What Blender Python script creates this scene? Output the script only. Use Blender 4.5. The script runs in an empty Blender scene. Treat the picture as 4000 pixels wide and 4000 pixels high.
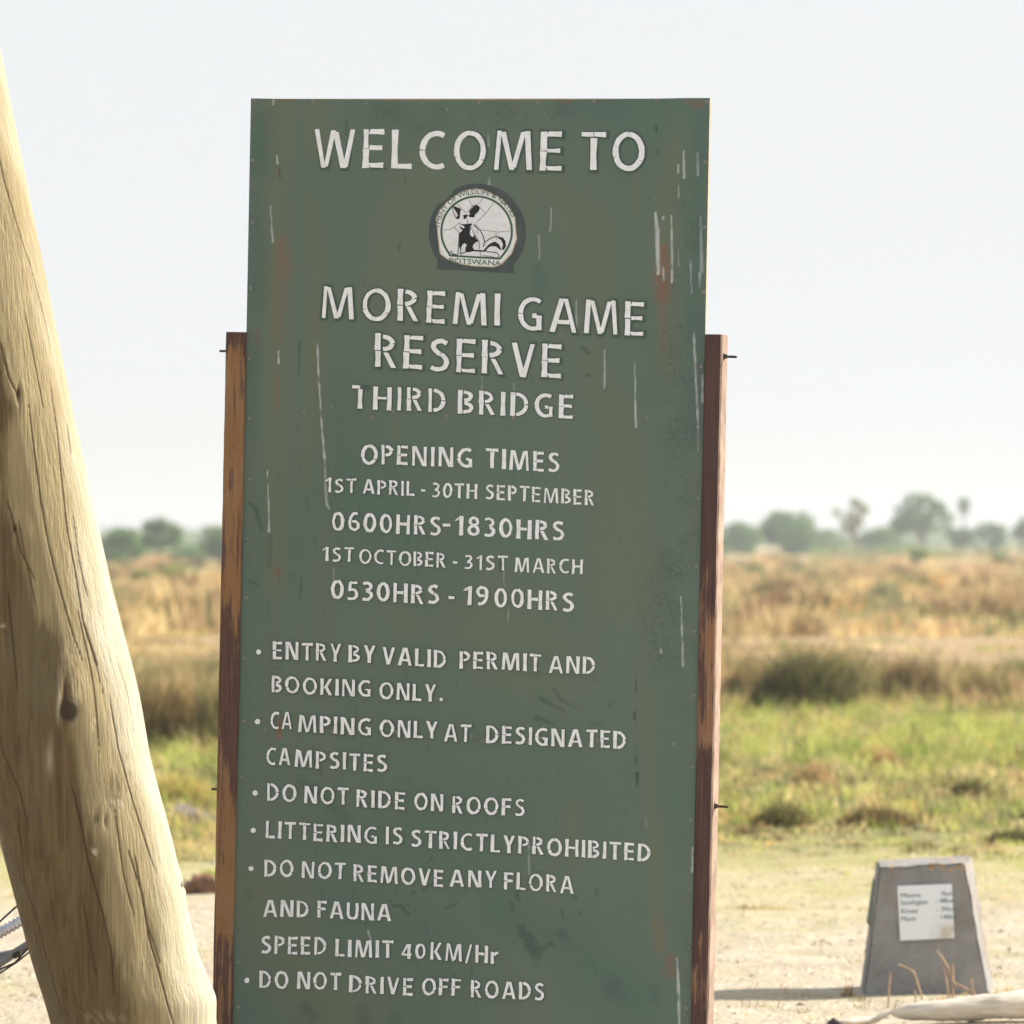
import bpy, math, random
import numpy as np
from mathutils import Matrix, Vector

random.seed(4)
RNG = np.random.default_rng(11)
R = math.radians
scene = bpy.context.scene
col = scene.collection

# ------------------------------------------------------------------ camera
F = 20000.0            # focal length in pixels of the 4000 px photograph (180 mm on 36 mm)
HZ = 2100.0            # row of the horizon in the photograph
CAMZ = 1.65
cam_d = bpy.data.cameras.new("camera")
cam_d.lens = 180.0
cam_d.sensor_width = 36.0
cam_d.shift_y = 0.025
cam_d.clip_start = 0.1
cam_d.clip_end = 6000.0
cam_d.dof.use_dof = True
cam_d.dof.focus_distance = 13.2
cam_d.dof.aperture_fstop = 6.0
cam_d.dof.aperture_blades = 9
cam = bpy.data.objects.new("camera", cam_d)
cam.location = (0, 0, CAMZ)
cam.rotation_euler = (R(90), 0, 0)
col.objects.link(cam)
scene.camera = cam

# ------------------------------------------------------------------ sky and sun
SUN_EL, SUN_AZ = R(34), R(21)      # azimuth counted from +X (right) towards +Y (away from the camera)
w = bpy.data.worlds.new("World")
scene.world = w
w.use_nodes = True
wn = w.node_tree.nodes
wl = w.node_tree.links
sky = wn.new("ShaderNodeTexSky")
sky.sky_type = 'NISHITA'
sky.sun_disc = False
sky.sun_elevation = SUN_EL
sky.sun_rotation = R(90) - SUN_AZ
sky.air_density = 1.0
sky.dust_density = 1.6
sky.ozone_density = 1.0
bg = wn["Background"]
bg.inputs[1].default_value = 0.15
# thin white haze: the sky is an even bright veil, never brighter than this
veil = wn.new("ShaderNodeMix"); veil.data_type = 'RGBA'; veil.blend_type = 'DARKEN'
veil.inputs[0].default_value = 1.0
pale_ = wn.new("ShaderNodeMix"); pale_.data_type = 'RGBA'; pale_.inputs[0].default_value = 0.72
wl.new(sky.outputs[0], pale_.inputs[6]); pale_.inputs[7].default_value = (2.55, 2.53, 2.50, 1)
wl.new(pale_.outputs[2], veil.inputs[6])
veil.inputs[7].default_value = (2.51, 2.57, 2.62, 1)
wl.new(veil.outputs[2], bg.inputs[0])

sd = bpy.data.lights.new("sun", 'SUN')
sd.energy = 4.2
sd.angle = R(0.5)
sd.color = (1.0, 0.93, 0.82)
sun = bpy.data.objects.new("sun", sd)
sdir = Vector((math.cos(SUN_EL) * math.cos(SUN_AZ), math.cos(SUN_EL) * math.sin(SUN_AZ), math.sin(SUN_EL)))
sun.rotation_euler = sdir.to_track_quat('Z', 'Y').to_euler()
sun.location = (20, 10, 30)
col.objects.link(sun)

scene.view_settings.view_transform = 'Standard'
scene.view_settings.look = 'None'
scene.view_settings.gamma = 1.0
scene.view_settings.exposure = 1.2

# ------------------------------------------------------------------ helpers
def at(px, py, Y):
    return Vector(((px - 2000) / F * Y, Y, CAMZ + (HZ - py) / F * Y))

def gy(py):
    """distance of the flat ground seen at row py"""
    return CAMZ * F / (py - HZ)

def tag(o, label=None, cat=None, group=None, kind=None):
    if label: o["label"] = label
    if cat: o["category"] = cat
    if group: o["group"] = group
    if kind: o["kind"] = kind
    return o

def empty(name, loc, label, cat, group=None):
    o = bpy.data.objects.new(name, None)
    o.location = loc
    o.empty_display_size = 0.1
    col.objects.link(o)
    return tag(o, label, cat, group)

def mesh_obj(name, verts, faces, mats=None, parent=None, smooth=False, fmat=None):
    me = bpy.data.meshes.new(name)
    me.from_pydata([tuple(v) for v in verts], [], faces)
    for m in (mats if isinstance(mats, (list, tuple)) else [mats]):
        if m: me.materials.append(m)
    if fmat is not None:
        me.polygons.foreach_set("material_index", fmat)
    if smooth:
        me.polygons.foreach_set("use_smooth", [True] * len(me.polygons))
    me.update()
    o = bpy.data.objects.new(name, me)
    col.objects.link(o)
    if parent: o.parent = parent
    return o

def np_mesh(name, verts, faces, mats, parent=None, smooth=True, colors=None):
    """verts (n,3); faces: list of int arrays (m,k); colors: dict name->(n,4)"""
    me = bpy.data.meshes.new(name)
    me.vertices.add(len(verts))
    me.vertices.foreach_set("co", np.asarray(verts, np.float32).ravel())
    loops = np.concatenate([f.ravel() for f in faces]).astype(np.int32)
    tot = np.concatenate([np.full(len(f), f.shape[1], np.int32) for f in faces])
    start = np.concatenate([[0], np.cumsum(tot)[:-1]]).astype(np.int32)
    me.loops.add(len(loops))
    me.loops.foreach_set("vertex_index", loops)
    me.polygons.add(len(tot))
    me.polygons.foreach_set("loop_start", start)
    me.polygons.foreach_set("loop_total", tot)
    me.polygons.foreach_set("use_smooth", np.full(len(tot), smooth, bool))
    for k, c in (colors or {}).items():
        a = me.attributes.new(k, 'FLOAT_COLOR', 'POINT')
        a.data.foreach_set("color", np.asarray(c, np.float32).ravel())
    for m in (mats if isinstance(mats, (list, tuple)) else [mats]):
        me.materials.append(m)
    me.update(calc_edges=True)
    me.validate()
    o = bpy.data.objects.new(name, me)
    col.objects.link(o)
    if parent: o.parent = parent
    return o

def box_geo(x0, x1, y0, y1, z0, z1, bev=0.0):
    """box with chamfered vertical edges (chamfer bev)"""
    b = bev
    if b <= 0:
        p = [(x0, y0), (x1, y0), (x1, y1), (x0, y1)]
    else:
        p = [(x0 + b, y0), (x1 - b, y0), (x1, y0 + b), (x1, y1 - b), (x1 - b, y1), (x0 + b, y1), (x0, y1 - b), (x0, y0 + b)]
    n = len(p)
    V = [(x, y, z0) for x, y in p] + [(x, y, z1) for x, y in p]
    Fc = [list(range(n))[::-1], list(range(n, 2 * n))]
    for i in range(n):
        j = (i + 1) % n
        Fc.append([i, j, n + j, n + i])
    return V, Fc

def tube_geo(path, radii, n=10, cap=True):
    V, Fc = [], []
    path = [Vector(p) for p in path]
    m = len(path)
    for i, p in enumerate(path):
        t = (path[min(i + 1, m - 1)] - path[max(i - 1, 0)]).normalized()
        a = t.cross(Vector((0, 0, 1)))
        if a.length < 1e-3: a = t.cross(Vector((0, 1, 0)))
        a.normalize(); b = t.cross(a)
        r = radii[i] if isinstance(radii, (list, tuple)) else radii
        for k in range(n):
            th = 2 * math.pi * k / n
            V.append(p + (a * math.cos(th) + b * math.sin(th)) * r)
    for i in range(m - 1):
        for k in range(n):
            k2 = (k + 1) % n
            Fc.append([i * n + k, i * n + k2, (i + 1) * n + k2, (i + 1) * n + k])
    if cap:
        Fc.append(list(range(n)))
        Fc.append([(m - 1) * n + k for k in range(n)][::-1])
    return V, Fc

def join(geos):
    V, Fc = [], []
    for v, f in geos:
        o = len(V)
        V += list(v)
        Fc += [[i + o for i in q] for q in f]
    return V, Fc

# ---- materials
class NT:
    def __init__(s, name):
        s.m = bpy.data.materials.new(name)
        s.m.use_nodes = True
        s.t = s.m.node_tree
        s.b = s.t.nodes["Principled BSDF"]
        s.out = s.t.nodes["Material Output"]
    def n(s, typ, **kw):
        nd = s.t.nodes.new(typ)
        for k, v in kw.items(): setattr(nd, k, v)
        return nd
    def l(s, a, b): s.t.links.new(a, b)
    def coord(s, scale=(1, 1, 1)):
        tc = s.n("ShaderNodeTexCoord")
        mp = s.n("ShaderNodeMapping")
        mp.inputs["Scale"].default_value = scale
        s.l(tc.outputs["Object"], mp.inputs[0])
        return mp.outputs[0]
    def noise(s, scale, detail=4, rough=0.55, vec=None, dist=0.0):
        nd = s.n("ShaderNodeTexNoise")
        nd.inputs["Scale"].default_value = scale
        nd.inputs["Detail"].default_value = detail
        nd.inputs["Roughness"].default_value = rough
        nd.inputs["Distortion"].default_value = dist
        if vec is not None: s.l(vec, nd.inputs["Vector"])
        return nd.outputs["Fac"]
    def ramp(s, fac, stops):
        r = s.n("ShaderNodeValToRGB")
        e = r.color_ramp.elements
        while len(e) < len(stops): e.new(0.5)
        for el, (p, c) in zip(e, stops):
            el.position = p
            el.color = (c, c, c, 1) if isinstance(c, (int, float)) else (*c, 1)
        s.l(fac, r.inputs[0])
        return r.outputs[0]
    def mix(s, fac, a, b, mode='MIX'):
        nd = s.n("ShaderNodeMix", data_type='RGBA', blend_type=mode)
        for sock, v in ((nd.inputs[0], fac), (nd.inputs[6], a), (nd.inputs[7], b)):
            if isinstance(v, (int, float)): sock.default_value = v
            elif isinstance(v, tuple): sock.default_value = (*v, 1)
            else: s.l(v, sock)
        return nd.outputs[2]
    def math(s, op, a, b=None, clamp=False):
        nd = s.n("ShaderNodeMath", operation=op, use_clamp=clamp)
        for i, v in enumerate((a, b)):
            if v is None: continue
            if isinstance(v, (int, float)): nd.inputs[i].default_value = v
            else: s.l(v, nd.inputs[i])
        return nd.outputs[0]
    def attr(s, name):
        a = s.n("ShaderNodeAttribute", attribute_name=name)
        sp = s.n("ShaderNodeSeparateColor")
        s.l(a.outputs["Color"], sp.inputs[0])
        return a.outputs["Color"], sp.outputs[0], sp.outputs[1], sp.outputs[2]
    def bump(s, h, strength=0.3, dist=0.01):
        b = s.n("ShaderNodeBump")
        b.inputs["Strength"].default_value = strength
        b.inputs["Distance"].default_value = dist
        s.l(h, b.inputs["Height"])
        s.l(b.outputs[0], s.b.inputs["Normal"])
    def base(s, c):
        if isinstance(c, tuple): s.b.inputs["Base Color"].default_value = (*c, 1)
        else: s.l(c, s.b.inputs["Base Color"])
        return s
    def rough(s, r):
        if isinstance(r, (int, float)): s.b.inputs["Roughness"].default_value = r
        else: s.l(r, s.b.inputs["Roughness"])
        return s
    def spec(s, v): s.b.inputs["Specular IOR Level"].default_value = v; return s
    def metal(s, v): s.b.inputs["Metallic"].default_value = v; return s

def simple(name, c, c2=None, scale=8, rough=0.6, metal=0.0, spec=0.3, bump=0.0, det=5):
    m = NT(name)
    if c2:
        f = m.noise(scale, det, 0.6, m.coord())
        m.base(m.mix(m.ramp(f, [(0.35, 0.0), (0.65, 1.0)]), c, c2))
        if bump: m.bump(f, bump, 0.01)
    else: m.base(c)
    m.rough(rough).metal(metal).spec(spec)
    return m.m

# ------------------------------------------------------------------ ground
def smooth_noise(x, y, seed=0):
    r = np.random.default_rng(seed)
    out = np.zeros_like(x)
    for _ in range(9):
        a, f, p = r.uniform(0, 2 * np.pi), r.uniform(0.5, 1.6), r.uniform(0, 7)
        out += np.sin((x * np.cos(a) + y * np.sin(a)) * f * 2 + p)
    return out / 9

def ground_h(x, y):
    near = np.clip((60 - np.abs(y - 20)) / 45, 0, 1) * np.clip((30 - np.abs(x)) / 20, 0, 1)
    h = (0.012 * smooth_noise(x * 1.1, y * 1.1, 3) + 0.018 * smooth_noise(x * 3.4, y * 3.4, 5)) * near
    h = h + 0.22 * smooth_noise(x * 0.05, y * 0.05, 8) * np.clip((y - 55) / 60, 0, 1)
    h = h + .085 * smooth_noise(x * .62, y * .42, 9) * np.clip((y - 27) / 3, 0, 1) * np.clip((50 - y) / 4, 0, 1)
    return h

xs = np.unique(np.concatenate([np.sinh(np.linspace(-6.2, 6.2, 130)) * 3.0, np.linspace(-4.5, 5.5, 200)]))
ys = np.unique(np.concatenate([np.linspace(-300, 12, 14), np.linspace(12, 32, 260), 32 * np.exp(np.linspace(0, 4.1, 150))]))
GX, GY = np.meshgrid(xs, ys)
GZ = ground_h(GX, GY)
nx, ny = len(xs), len(ys)
ii = np.arange(nx * ny).reshape(ny, nx)
gf = np.stack([ii[:-1, :-1], ii[:-1, 1:], ii[1:, 1:], ii[1:, :-1]], -1).reshape(-1, 4)

g = NT("sandy_ground")
tc = g.n("ShaderNodeTexCoord").outputs["Object"]
sp = g.n("ShaderNodeSeparateXYZ"); g.l(tc, sp.inputs[0])
n1 = g.noise(0.35, 5, 0.6, tc)
n2 = g.noise(3.0, 6, 0.65, tc)
n3 = g.noise(22.0, 5, 0.7, tc)
sand = g.mix(g.ramp(n2, [(0.38, 0.0), (0.62, 1.0)]), (0.54, 0.46, 0.35), (0.68, 0.60, 0.47))
sand = g.mix(g.ramp(n3, [(0.52, 0.0), (0.68, 0.6)]), sand, (0.30, 0.26, 0.18))
n4 = g.noise(1.3, 5, 0.65, tc, 0.6)
sand = g.mix(g.ramp(n4, [(0.50, 0.0), (0.62, 0.75)]), sand, (0.50, 0.45, 0.28))
sand = g.mix(g.ramp(g.noise(0.9, 4, 0.6, g.coord((1, 2.2, 1))), [(0.55, 0.0), (0.68, 0.6)]), sand, (0.52, 0.47, 0.40))
yy = g.math('ADD', sp.outputs[1], g.math('MULTIPLY', g.math('SUBTRACT', n1, 0.5), 9.0))
thin = g.mix(g.ramp(n2, [(0.35, 0.0), (0.7, 1.0)]), (0.46, 0.43, 0.19), (0.56, 0.49, 0.29))
mr = g.n("ShaderNodeMapRange"); mr.inputs[1].default_value = 22.0; mr.inputs[2].default_value = 25.5; g.l(yy, mr.inputs[0])
c = g.mix(mr.outputs[0], sand, thin)
mr2 = g.n("ShaderNodeMapRange"); mr2.inputs[1].default_value = 25.5; mr2.inputs[2].default_value = 30.5; g.l(yy, mr2.inputs[0])
grs = g.mix(n2, (0.13, 0.15, 0.045), (0.24, 0.22, 0.09))
c = g.mix(mr2.outputs[0], c, grs)
mr3 = g.n("ShaderNodeMapRange"); mr3.inputs[1].default_value = 50.0; mr3.inputs[2].default_value = 60.0; g.l(yy, mr3.inputs[0])
nf = g.noise(0.06, 5, 0.6, tc)
far = g.mix(g.ramp(nf, [(0.4, 0.0), (0.6, 1.0)]), (0.40, 0.28, 0.16), (0.47, 0.37, 0.23))
c = g.mix(mr3.outputs[0], c, far)
g.base(c).rough(0.95).spec(0.1)
g.bump(g.math('ADD', n3, g.math('MULTIPLY', n2, 1.5)), 0.9, 0.06)
ground = np_mesh("ground", np.stack([GX, GY, GZ], -1).reshape(-1, 3), [gf], g.m)
tag(ground, "pale sandy ground running back into a grassy flood plain", "ground", kind="structure")

# ------------------------------------------------------------------ the sign
YAW, LEAN = R(-14.2), R(1.22)
ROT = Matrix.Rotation(YAW, 3, 'Z') @ Matrix.Rotation(LEAN, 3, 'Y')
P0 = at(1838, HZ, 13.2)
SO = P0 - ROT @ Vector((0, 0, CAMZ / math.cos(LEAN)))
sign = empty("welcome_sign", SO, "tall weathered green welcome board with white lettering bolted between two brown wooden posts", "sign")
sign.rotation_euler = ROT.to_euler()
RN = np.array(ROT); SON = np.array(SO)

def sp_uv(px, py):
    d = Vector(((px - 2000) / F, 1, (HZ - py) / F))
    n = ROT @ Vector((0, -1, 0))
    o = Vector((0, 0, CAMZ))
    t = (SO - o).dot(n) / d.dot(n)
    q = ROT.transposed() @ (o + d * t - SO)
    return q.x, q.z

def proj(local):     # local (n,3) -> photograph pixels
    p = local @ RN.T + SON
    return 2000 + F * p[:, 0] / p[:, 1], HZ - F * (p[:, 2] - CAMZ) / p[:, 1]

uTL, vTL = sp_uv(982, 385)
uTR, vTR = sp_uv(2773, 380)
uBL, vBL = sp_uv(905, 4000)
uBR, vBR = sp_uv(2698, 4000)
U0, U1, V1 = (uTL + uBL) / 2, (uTR + uBR) / 2, (vTL + vTR) / 2
V0 = 0.22

# panel: fine grid carrying wear masks
NU, NV = 430, 880
uu = np.linspace(U0, U1, NU); vv = np.linspace(V0, V1, NV)
PU, PV = np.meshgrid(uu, vv)
sag = -0.006 * (1 - (2 * (PU - U0) / (U1 - U0) - 0.9) ** 2).clip(0, 1) * (PV > V1 - 0.02)
loc = np.stack([PU, 0.0012 * np.sin(PU * 5 + PV * 2.2) + 0.0008 * np.sin(PV * 6.5), PV + sag], -1).reshape(-1, 3)
PX, PY = proj(loc)

def stroke(pts, wd, soft=0.35):
    """mask of a tapered stroke through pixel points with widths wd (one or per point)"""
    m = np.zeros(len(PX))
    wd = wd if isinstance(wd, (list, tuple)) else [wd] * len(pts)
    x0 = min(p[0] for p in pts) - max(wd) * 2 - 4; x1 = max(p[0] for p in pts) + max(wd) * 2 + 4
    y0 = min(p[1] for p in pts) - max(wd) * 2 - 4; y1 = max(p[1] for p in pts) + max(wd) * 2 + 4
    s = np.where((PX > x0) & (PX < x1) & (PY > y0) & (PY < y1))[0]
    if len(s) == 0: return m
    X, Y = PX[s], PY[s]
    best = np.zeros(len(s))
    segs = list(zip(pts[:-1], pts[1:], wd[:-1], wd[1:])) or [(pts[0], (pts[0][0] + .01, pts[0][1]), wd[0], wd[0])]
    for a, b, wa, wb in segs:
        dx, dy = b[0] - a[0], b[1] - a[1]
        t = np.clip(((X - a[0]) * dx + (Y - a[1]) * dy) / (dx * dx + dy * dy + 1e-9), 0, 1)
        d = np.hypot(X - a[0] - t * dx, Y - a[1] - t * dy)
        ww = (wa + (wb - wa) * t) / 2
        best = np.maximum(best, np.clip((ww * (1 + soft) - d) / (2 * soft * ww + 1e-6), 0, 1))
    m[s] = best
    return m

jit = smooth_noise(PX * 0.02, PY * 0.02, 21)
fine = smooth_noise(PX * 0.11, PY * 0.05, 22)
vert = smooth_noise(PX * 0.045, PY * 0.003, 23)
rust = np.zeros(len(PX)); dark = np.zeros(len(PX)); white = np.zeros(len(PX))
olive = np.zeros(len(PX)); crk = np.zeros(len(PX)); teal = np.zeros(len(PX))
def add(arr, pts, wd, a=1.0, soft=0.35, rag=0.0):
    m = stroke(pts, wd, soft) * a
    if rag: m = m * np.clip(1 - rag + rag * (1 + 2.2 * fine), 0, 1)
    np.maximum(arr, m, out=arr)

for p, wd, a in [
    ([(1068, 388), (1067, 410)], 5, .6), ([(1082, 606), (1084, 640)], 5, .7),
    ([(1057, 800), (1062, 905), (1067, 945)], [3, 6, 8], .55), ([(1088, 1370), (1089, 1418)], [3, 6], .85),
    ([(1240, 1345), (1245, 1480), (1252, 1580)], [6, 5, 4], .8), ([(1252, 1580), (1258, 1680), (1268, 1790)], [4, 6, 9], .75),
    ([(1268, 1790), (1272, 1900), (1277, 1975), (1288, 1987)], [5, 8, 10, 5], .5),
    ([(1045, 1840), (1050, 1990), (1051, 2076)], [2, 5, 8], .8), ([(1303, 2219), (1304, 2269)], [3, 6], .4),
    ([(1908, 526), (1908, 572)], [5, 8], .35), ([(1912, 690), (1910, 735)], [3, 18], .35),
    ([(2669, 589), (2671, 640), (2673, 694)], [4, 7, 9], .8), ([(2725, 600), (2726, 685)], [7, 9], .4),
    ([(2649, 643), (2649, 675)], 6, .7), ([(2650, 726), (2652, 772)], [4, 6], .5),
    ([(2153, 814), (2153, 850), (2150, 900)], [7, 3, 8], .55), ([(2105, 919), (2108, 1013)], [7, 3], .4),
    ([(2560, 831), (2567, 900), (2571, 1068)], [8, 16, 13], .75), ([(2591, 850), (2590, 856)], 9, .8),
    ([(2623, 842), (2625, 1000), (2625, 1102)], [4, 8, 10], .75), ([(2591, 1040), (2592, 1092)], [3, 10], .9),
    ([(2650, 975), (2651, 1040)], 5, .35), ([(2737, 845), (2741, 1060)], [6, 14], .4), ([(2734, 1067), (2733, 1122)], [12, 6], .45),
    ([(2697, 1020), (2702, 1146)], [6, 3], .5), ([(2250, 1170), (2252, 1300)], [3, 8], .6),
    ([(2710, 1300), (2717, 1450), (2722, 1560), (2727, 1670)], [9, 8, 7, 6], .65), ([(2727, 1670), (2726, 1765)], 4, .4),
    ([(2744, 1465), (2745, 1570)], [4, 10], .6), ([(2362, 1365), (2362, 1518)], [4, 8], .5),
    ([(2480, 1418), (2481, 1560), (2484, 1668)], [3, 6, 8], .7), ([(1967, 2230), (1970, 2290)], 4, .3),
    ([(1984, 2370), (1986, 2424)], 4, .35), ([(2660, 2330), (2668, 2600)], [4, 9], .6), ([(2582, 2538), (2583, 2550)], 9, .7),
    ([(2644, 3740), (2650, 3850), (2653, 4000)], [4, 11, 8], .7), ([(2066, 3285), (2067, 3412)], 7, .35),
    ([(1437, 3636), (1452, 3678)], [8, 4], .5), ([(2706, 3311), (2704, 3404)], [6, 9], .6), ([(2524, 3195), (2524, 3235)], 4, .3),
    ([(2007, 1500), (2009, 1560)], 5, .3), ([(1880, 1430), (1884, 1520)], 5, .25), ([(1745, 420), (1746, 430)], 4, .3)]:
    add(white, p, wd, a, 0.4, 0.55)
for p, wd, a, sf in [
    ([(1098, 940), (1108, 1050)], [40, 70], .45, .8), ([(1100, 1050), (1080, 1300)], [70, 60], .22, .9),
    ([(2594, 970), (2588, 1090), (2585, 1160)], [30, 60, 50], .75, .6), ([(2585, 1160), (2590, 1350)], [45, 30], .3, .9),
    ([(2690, 398), (2735, 410)], [16, 28], .6, .7), ([(2190, 400), (2228, 396)], 14, .5, .7), ([(1080, 393), (1140, 391)], 8, .6, .6),
    ([(1083, 1465), (1083, 1592)], [10, 16], .5, .6), ([(1081, 2228), (1085, 2240)], 30, .45, .6),
    ([(1094, 2805), (1089, 2878)], [16, 22], .8, .5), ([(1004, 2854), (1005, 2860)], 14, .4, .7),
    ([(2622, 3745), (2618, 3795)], [40, 50], .5, .7), ([(1004, 1300), (1006, 1360)], 20, .35, .8), ([(1085, 660), (1092, 690)], 9, .8, .5),
    ([(2570, 3590), (2580, 3700)], 40, .25, .9), ([(1255, 1538), (1262, 1542)], 8, .5, .5)]:
    add(rust, p, wd, a, sf, 0.45)
for p, wd, a, sf in [
    ([(1353, 455), (1353, 525)], [3, 10], .6, .5), ([(1092, 660), (1094, 692)], [5, 8], .9, .5), ([(1170, 1335), (1168, 1460)], [12, 6], .55, .5),
    ([(1176, 2256), (1175, 2310), (1172, 2345)], [8, 10, 6], .6, .5), ([(975, 1965), (1000, 1990), (1022, 2070)], [12, 18, 14], .55, .6),
    ([(1055, 2090), (1053, 2210)], 16, .35, .8), ([(975, 2270), (1010, 2285)], 10, .5, .6), ([(2563, 495), (2565, 522)], [12, 8], .8, .5),
    ([(2570, 585), (2568, 604)], [12, 6], .8, .5), ([(2110, 2728), (2205, 2778)], [20, 8], .55, .5), ([(2164, 2695), (2195, 2735), (2255, 2768)], [14, 14, 5], .5, .5),
    ([(2095, 2805), (2165, 2828)], [22, 8], .55, .5), ([(2310, 2826), (2350, 2826)], 20, .35, .6), ([(2385, 2751), (2387, 2751)], 20, .4, .6),
    ([(2483, 2650), (2484, 2695)], [4, 8], .8, .5), ([(2478, 2785), (2480, 2808)], 10, .9, .5), ([(2484, 2955), (2485, 2985)], 9, .8, .5),
    ([(2488, 3022), (2489, 3040), (2488, 3068)], [16, 12, 6], 1, .4), ([(2482, 2600), (2486, 3000)], 3, .4, .6),
    ([(2275, 1360), (2302, 1378)], [18, 14], .55, .5), ([(2290, 1466), (2300, 1466)], 14, .5, .6), ([(1953, 2190), (1956, 2228)], [12, 10], .8, .5),
    ([(2364, 1515), (2364, 1522)], 14, .8, .5),
    ([(2038, 3625), (2040, 3650)], 30, .6, .5), ([(2062, 3655), (2075, 3690), (2095, 3728)], [34, 55, 44], .65, .4), ([(2105, 3712), (2155, 3685)], [24, 20], .5, .5),
    ([(2190, 3645), (2205, 3660)], 32, .4, .6), ([(2018, 3480), (2024, 3512)], 18, .5, .5), ([(1996, 3530), (2002, 3552)], 16, .45, .5),
    ([(2195, 3560), (2200, 3585)], 14, .45, .5), ([(2262, 3566), (2266, 3566)], 16, .4, .5), ([(2243, 3504), (2246, 3504)], 22, .4, .5),
    ([(2330, 3475), (2331, 3490)], 16, .4, .5), ([(2395, 3850), (2398, 3866)], 70, .35, .8), ([(1535, 3538), (1570, 3540), (1602, 3578)], [10, 16, 8], .6, .5),
    ([(1650, 3478), (1692, 3450)], 10, .6, .5), ([(1668, 3372), (1690, 3348)], 7, .5, .5), ([(1740, 3552), (1785, 3528)], 8, .6, .5), ([(1610, 3492), (1620, 3486)], 9, .6, .5),
    ([(1522, 3515), (1526, 3525)], 8, .6, .5), ([(1592, 3532), (1594, 3534)], 8, .6, .5), ([(1618, 3557), (1620, 3559)], 8, .5, .5), ([(1662, 3600), (1668, 3650)], 5, .4, .5),
    ([(1185, 3930), (1220, 3960)], 36, .4, .7), ([(1415, 3950), (1425, 4000)], 50, .35, .8), ([(1540, 3960), (1545, 4000)], 36, .3, .8),
    ([(1250, 3005), (1258, 3030)], [20, 8], .45, .5), ([(1175, 3050), (1250, 3110), (1350, 3195)], [40, 60, 50], .3, .8), ([(1305, 3300), (1310, 3310)], 14, .35, .6),
    ([(1050, 2600), (1100, 2618)], 8, .25, .7), ([(970, 3480), (975, 3500)], 26, .3, .8), ([(2550, 3860), (2560, 3900)], 30, .25, .8), ([(1840, 3775), (1842, 3800)], 12, .4, .6),
    ([(1775, 3800), (1776, 3812)], 9, .4, .6), ([(1560, 955), (1561, 975)], 10, .6, .6), ([(1580, 690), (1582, 725)], 7, .4, .6), ([(2010, 3620), (2020, 3622)], 9, .6, .5),
    ([(2000, 3430), (2075, 3440)], 3, .4, .6), ([(2080, 3400), (2185, 3410)], 3, .4, .6)]:
    add(dark, p, wd, a, sf, 0.2)
# letter rain stains running down below the text rows
for k in range(150):
    x = RNG.uniform(1040, 2450)
    y = RNG.choice([1830, 1950, 2090, 2240, 2370, 2630, 2740, 2900, 3020, 3170, 3330, 3470, 3590, 3745, 3890]) + RNG.uniform(-5, 12)
    L = RNG.uniform(20, 75)
    add(dark, [(x, y), (x + RNG.uniform(-6, 12), y + L)], [RNG.uniform(5, 9), 2], RNG.uniform(.12, .34), .8)
for k in range(70):
    x, y = RNG.uniform(940, 2690), RNG.uniform(450, 3990)
    add(dark, [(x, y), (x + 1, y + RNG.uniform(1, 5))], RNG.uniform(4, 8), RNG.uniform(.25, .6), .5)
for p, wd, a, sf in [
    ([(1080, 400), (1085, 900), (1080, 1700), (1078, 2300)], [90, 60, 80, 60], .5, .95), ([(1230, 410), (1240, 600)], 70, .45, .9),
    ([(1215, 780), (1238, 1100), (1225, 1500), (1190, 1900)], [40, 55, 60, 40], .55, .9), ([(2640, 560), (2600, 760), (2590, 950), (2600, 1450)], [50, 90, 90, 60], .45, .95),
    ([(2130, 700), (2300, 900), (2350, 1200)], [120, 320, 260], .28, .95), ([(2060, 680), (2070, 860)], 60, .3, .8), ([(2478, 680), (2480, 850)], 34, .35, .8),
    ([(2310, 1400), (2420, 1700), (2420, 2300)], [100, 200, 200], .35, .95), ([(2530, 2700), (2545, 3100), (2560, 3500), (2575, 3700)], [30, 44, 44, 40], .6, .8),
    ([(1640, 700), (1600, 1000), (1560, 1150)], 260, .28, .95), ([(2230, 3150), (2230, 3350)], 60, .35, .9), ([(1535, 1640), (1540, 1720)], 20, .5, .7),
    ([(1000, 3500), (1150, 3800), (1300, 3950)], 260, .4, .95), ([(1900, 2400), (2100, 2600)], 300, .3, .95), ([(1560, 2380), (1600, 2440)], 90, .3, .9)]:
    add(olive, p, wd, a, sf)
for p, wd, a, sf in [
    ([(1020, 480), (1010, 640)], [90, 110], .7, .9), ([(1000, 1330), (985, 1700)], [50, 40], .5, .9), ([(2740, 420), (2730, 1000), (2715, 1700)], [60, 70, 70], .5, .95),
    ([(2200, 420), (2420, 430)], 70, .5, .9), ([(1300, 1500), (1350, 1800), (1700, 2200)], [150, 250, 300], .3, .95), ([(1950, 3560), (2250, 3700), (2450, 3900)], [140, 200, 200], .45, .95),
    ([(1400, 3560), (1700, 3700)], 200, .35, .95), ([(2100, 1050), (2110, 1130)], [50, 60], .55, .8), ([(1500, 460), (1700, 480)], 120, .3, .95), ([(1000, 760), (1000, 1200)], 60, .4, .95)]:
    add(teal, p, wd, a, sf)
for p, wd, a in [
    ([(2680, 740), (2690, 1000), (2660, 1500), (2620, 1750)], [110, 140, 220, 230], 1.0), ([(2620, 1750), (2640, 2100), (2610, 2500), (2640, 2740)], [200, 230, 240, 150], 1.0),
    ([(1480, 430), (1800, 450), (2200, 430)], [110, 130, 70], .9), ([(1780, 520), (1850, 500)], 120, .8), ([(2100, 2560), (2400, 2600)], 24, .7), ([(2000, 2630), (2420, 2650)], 20, .7),
    ([(1850, 2860), (1900, 2880)], 60, .8), ([(2680, 3300), (2690, 4000)], 60, .5)]:
    add(crk, p, wd, a, .7)
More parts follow.
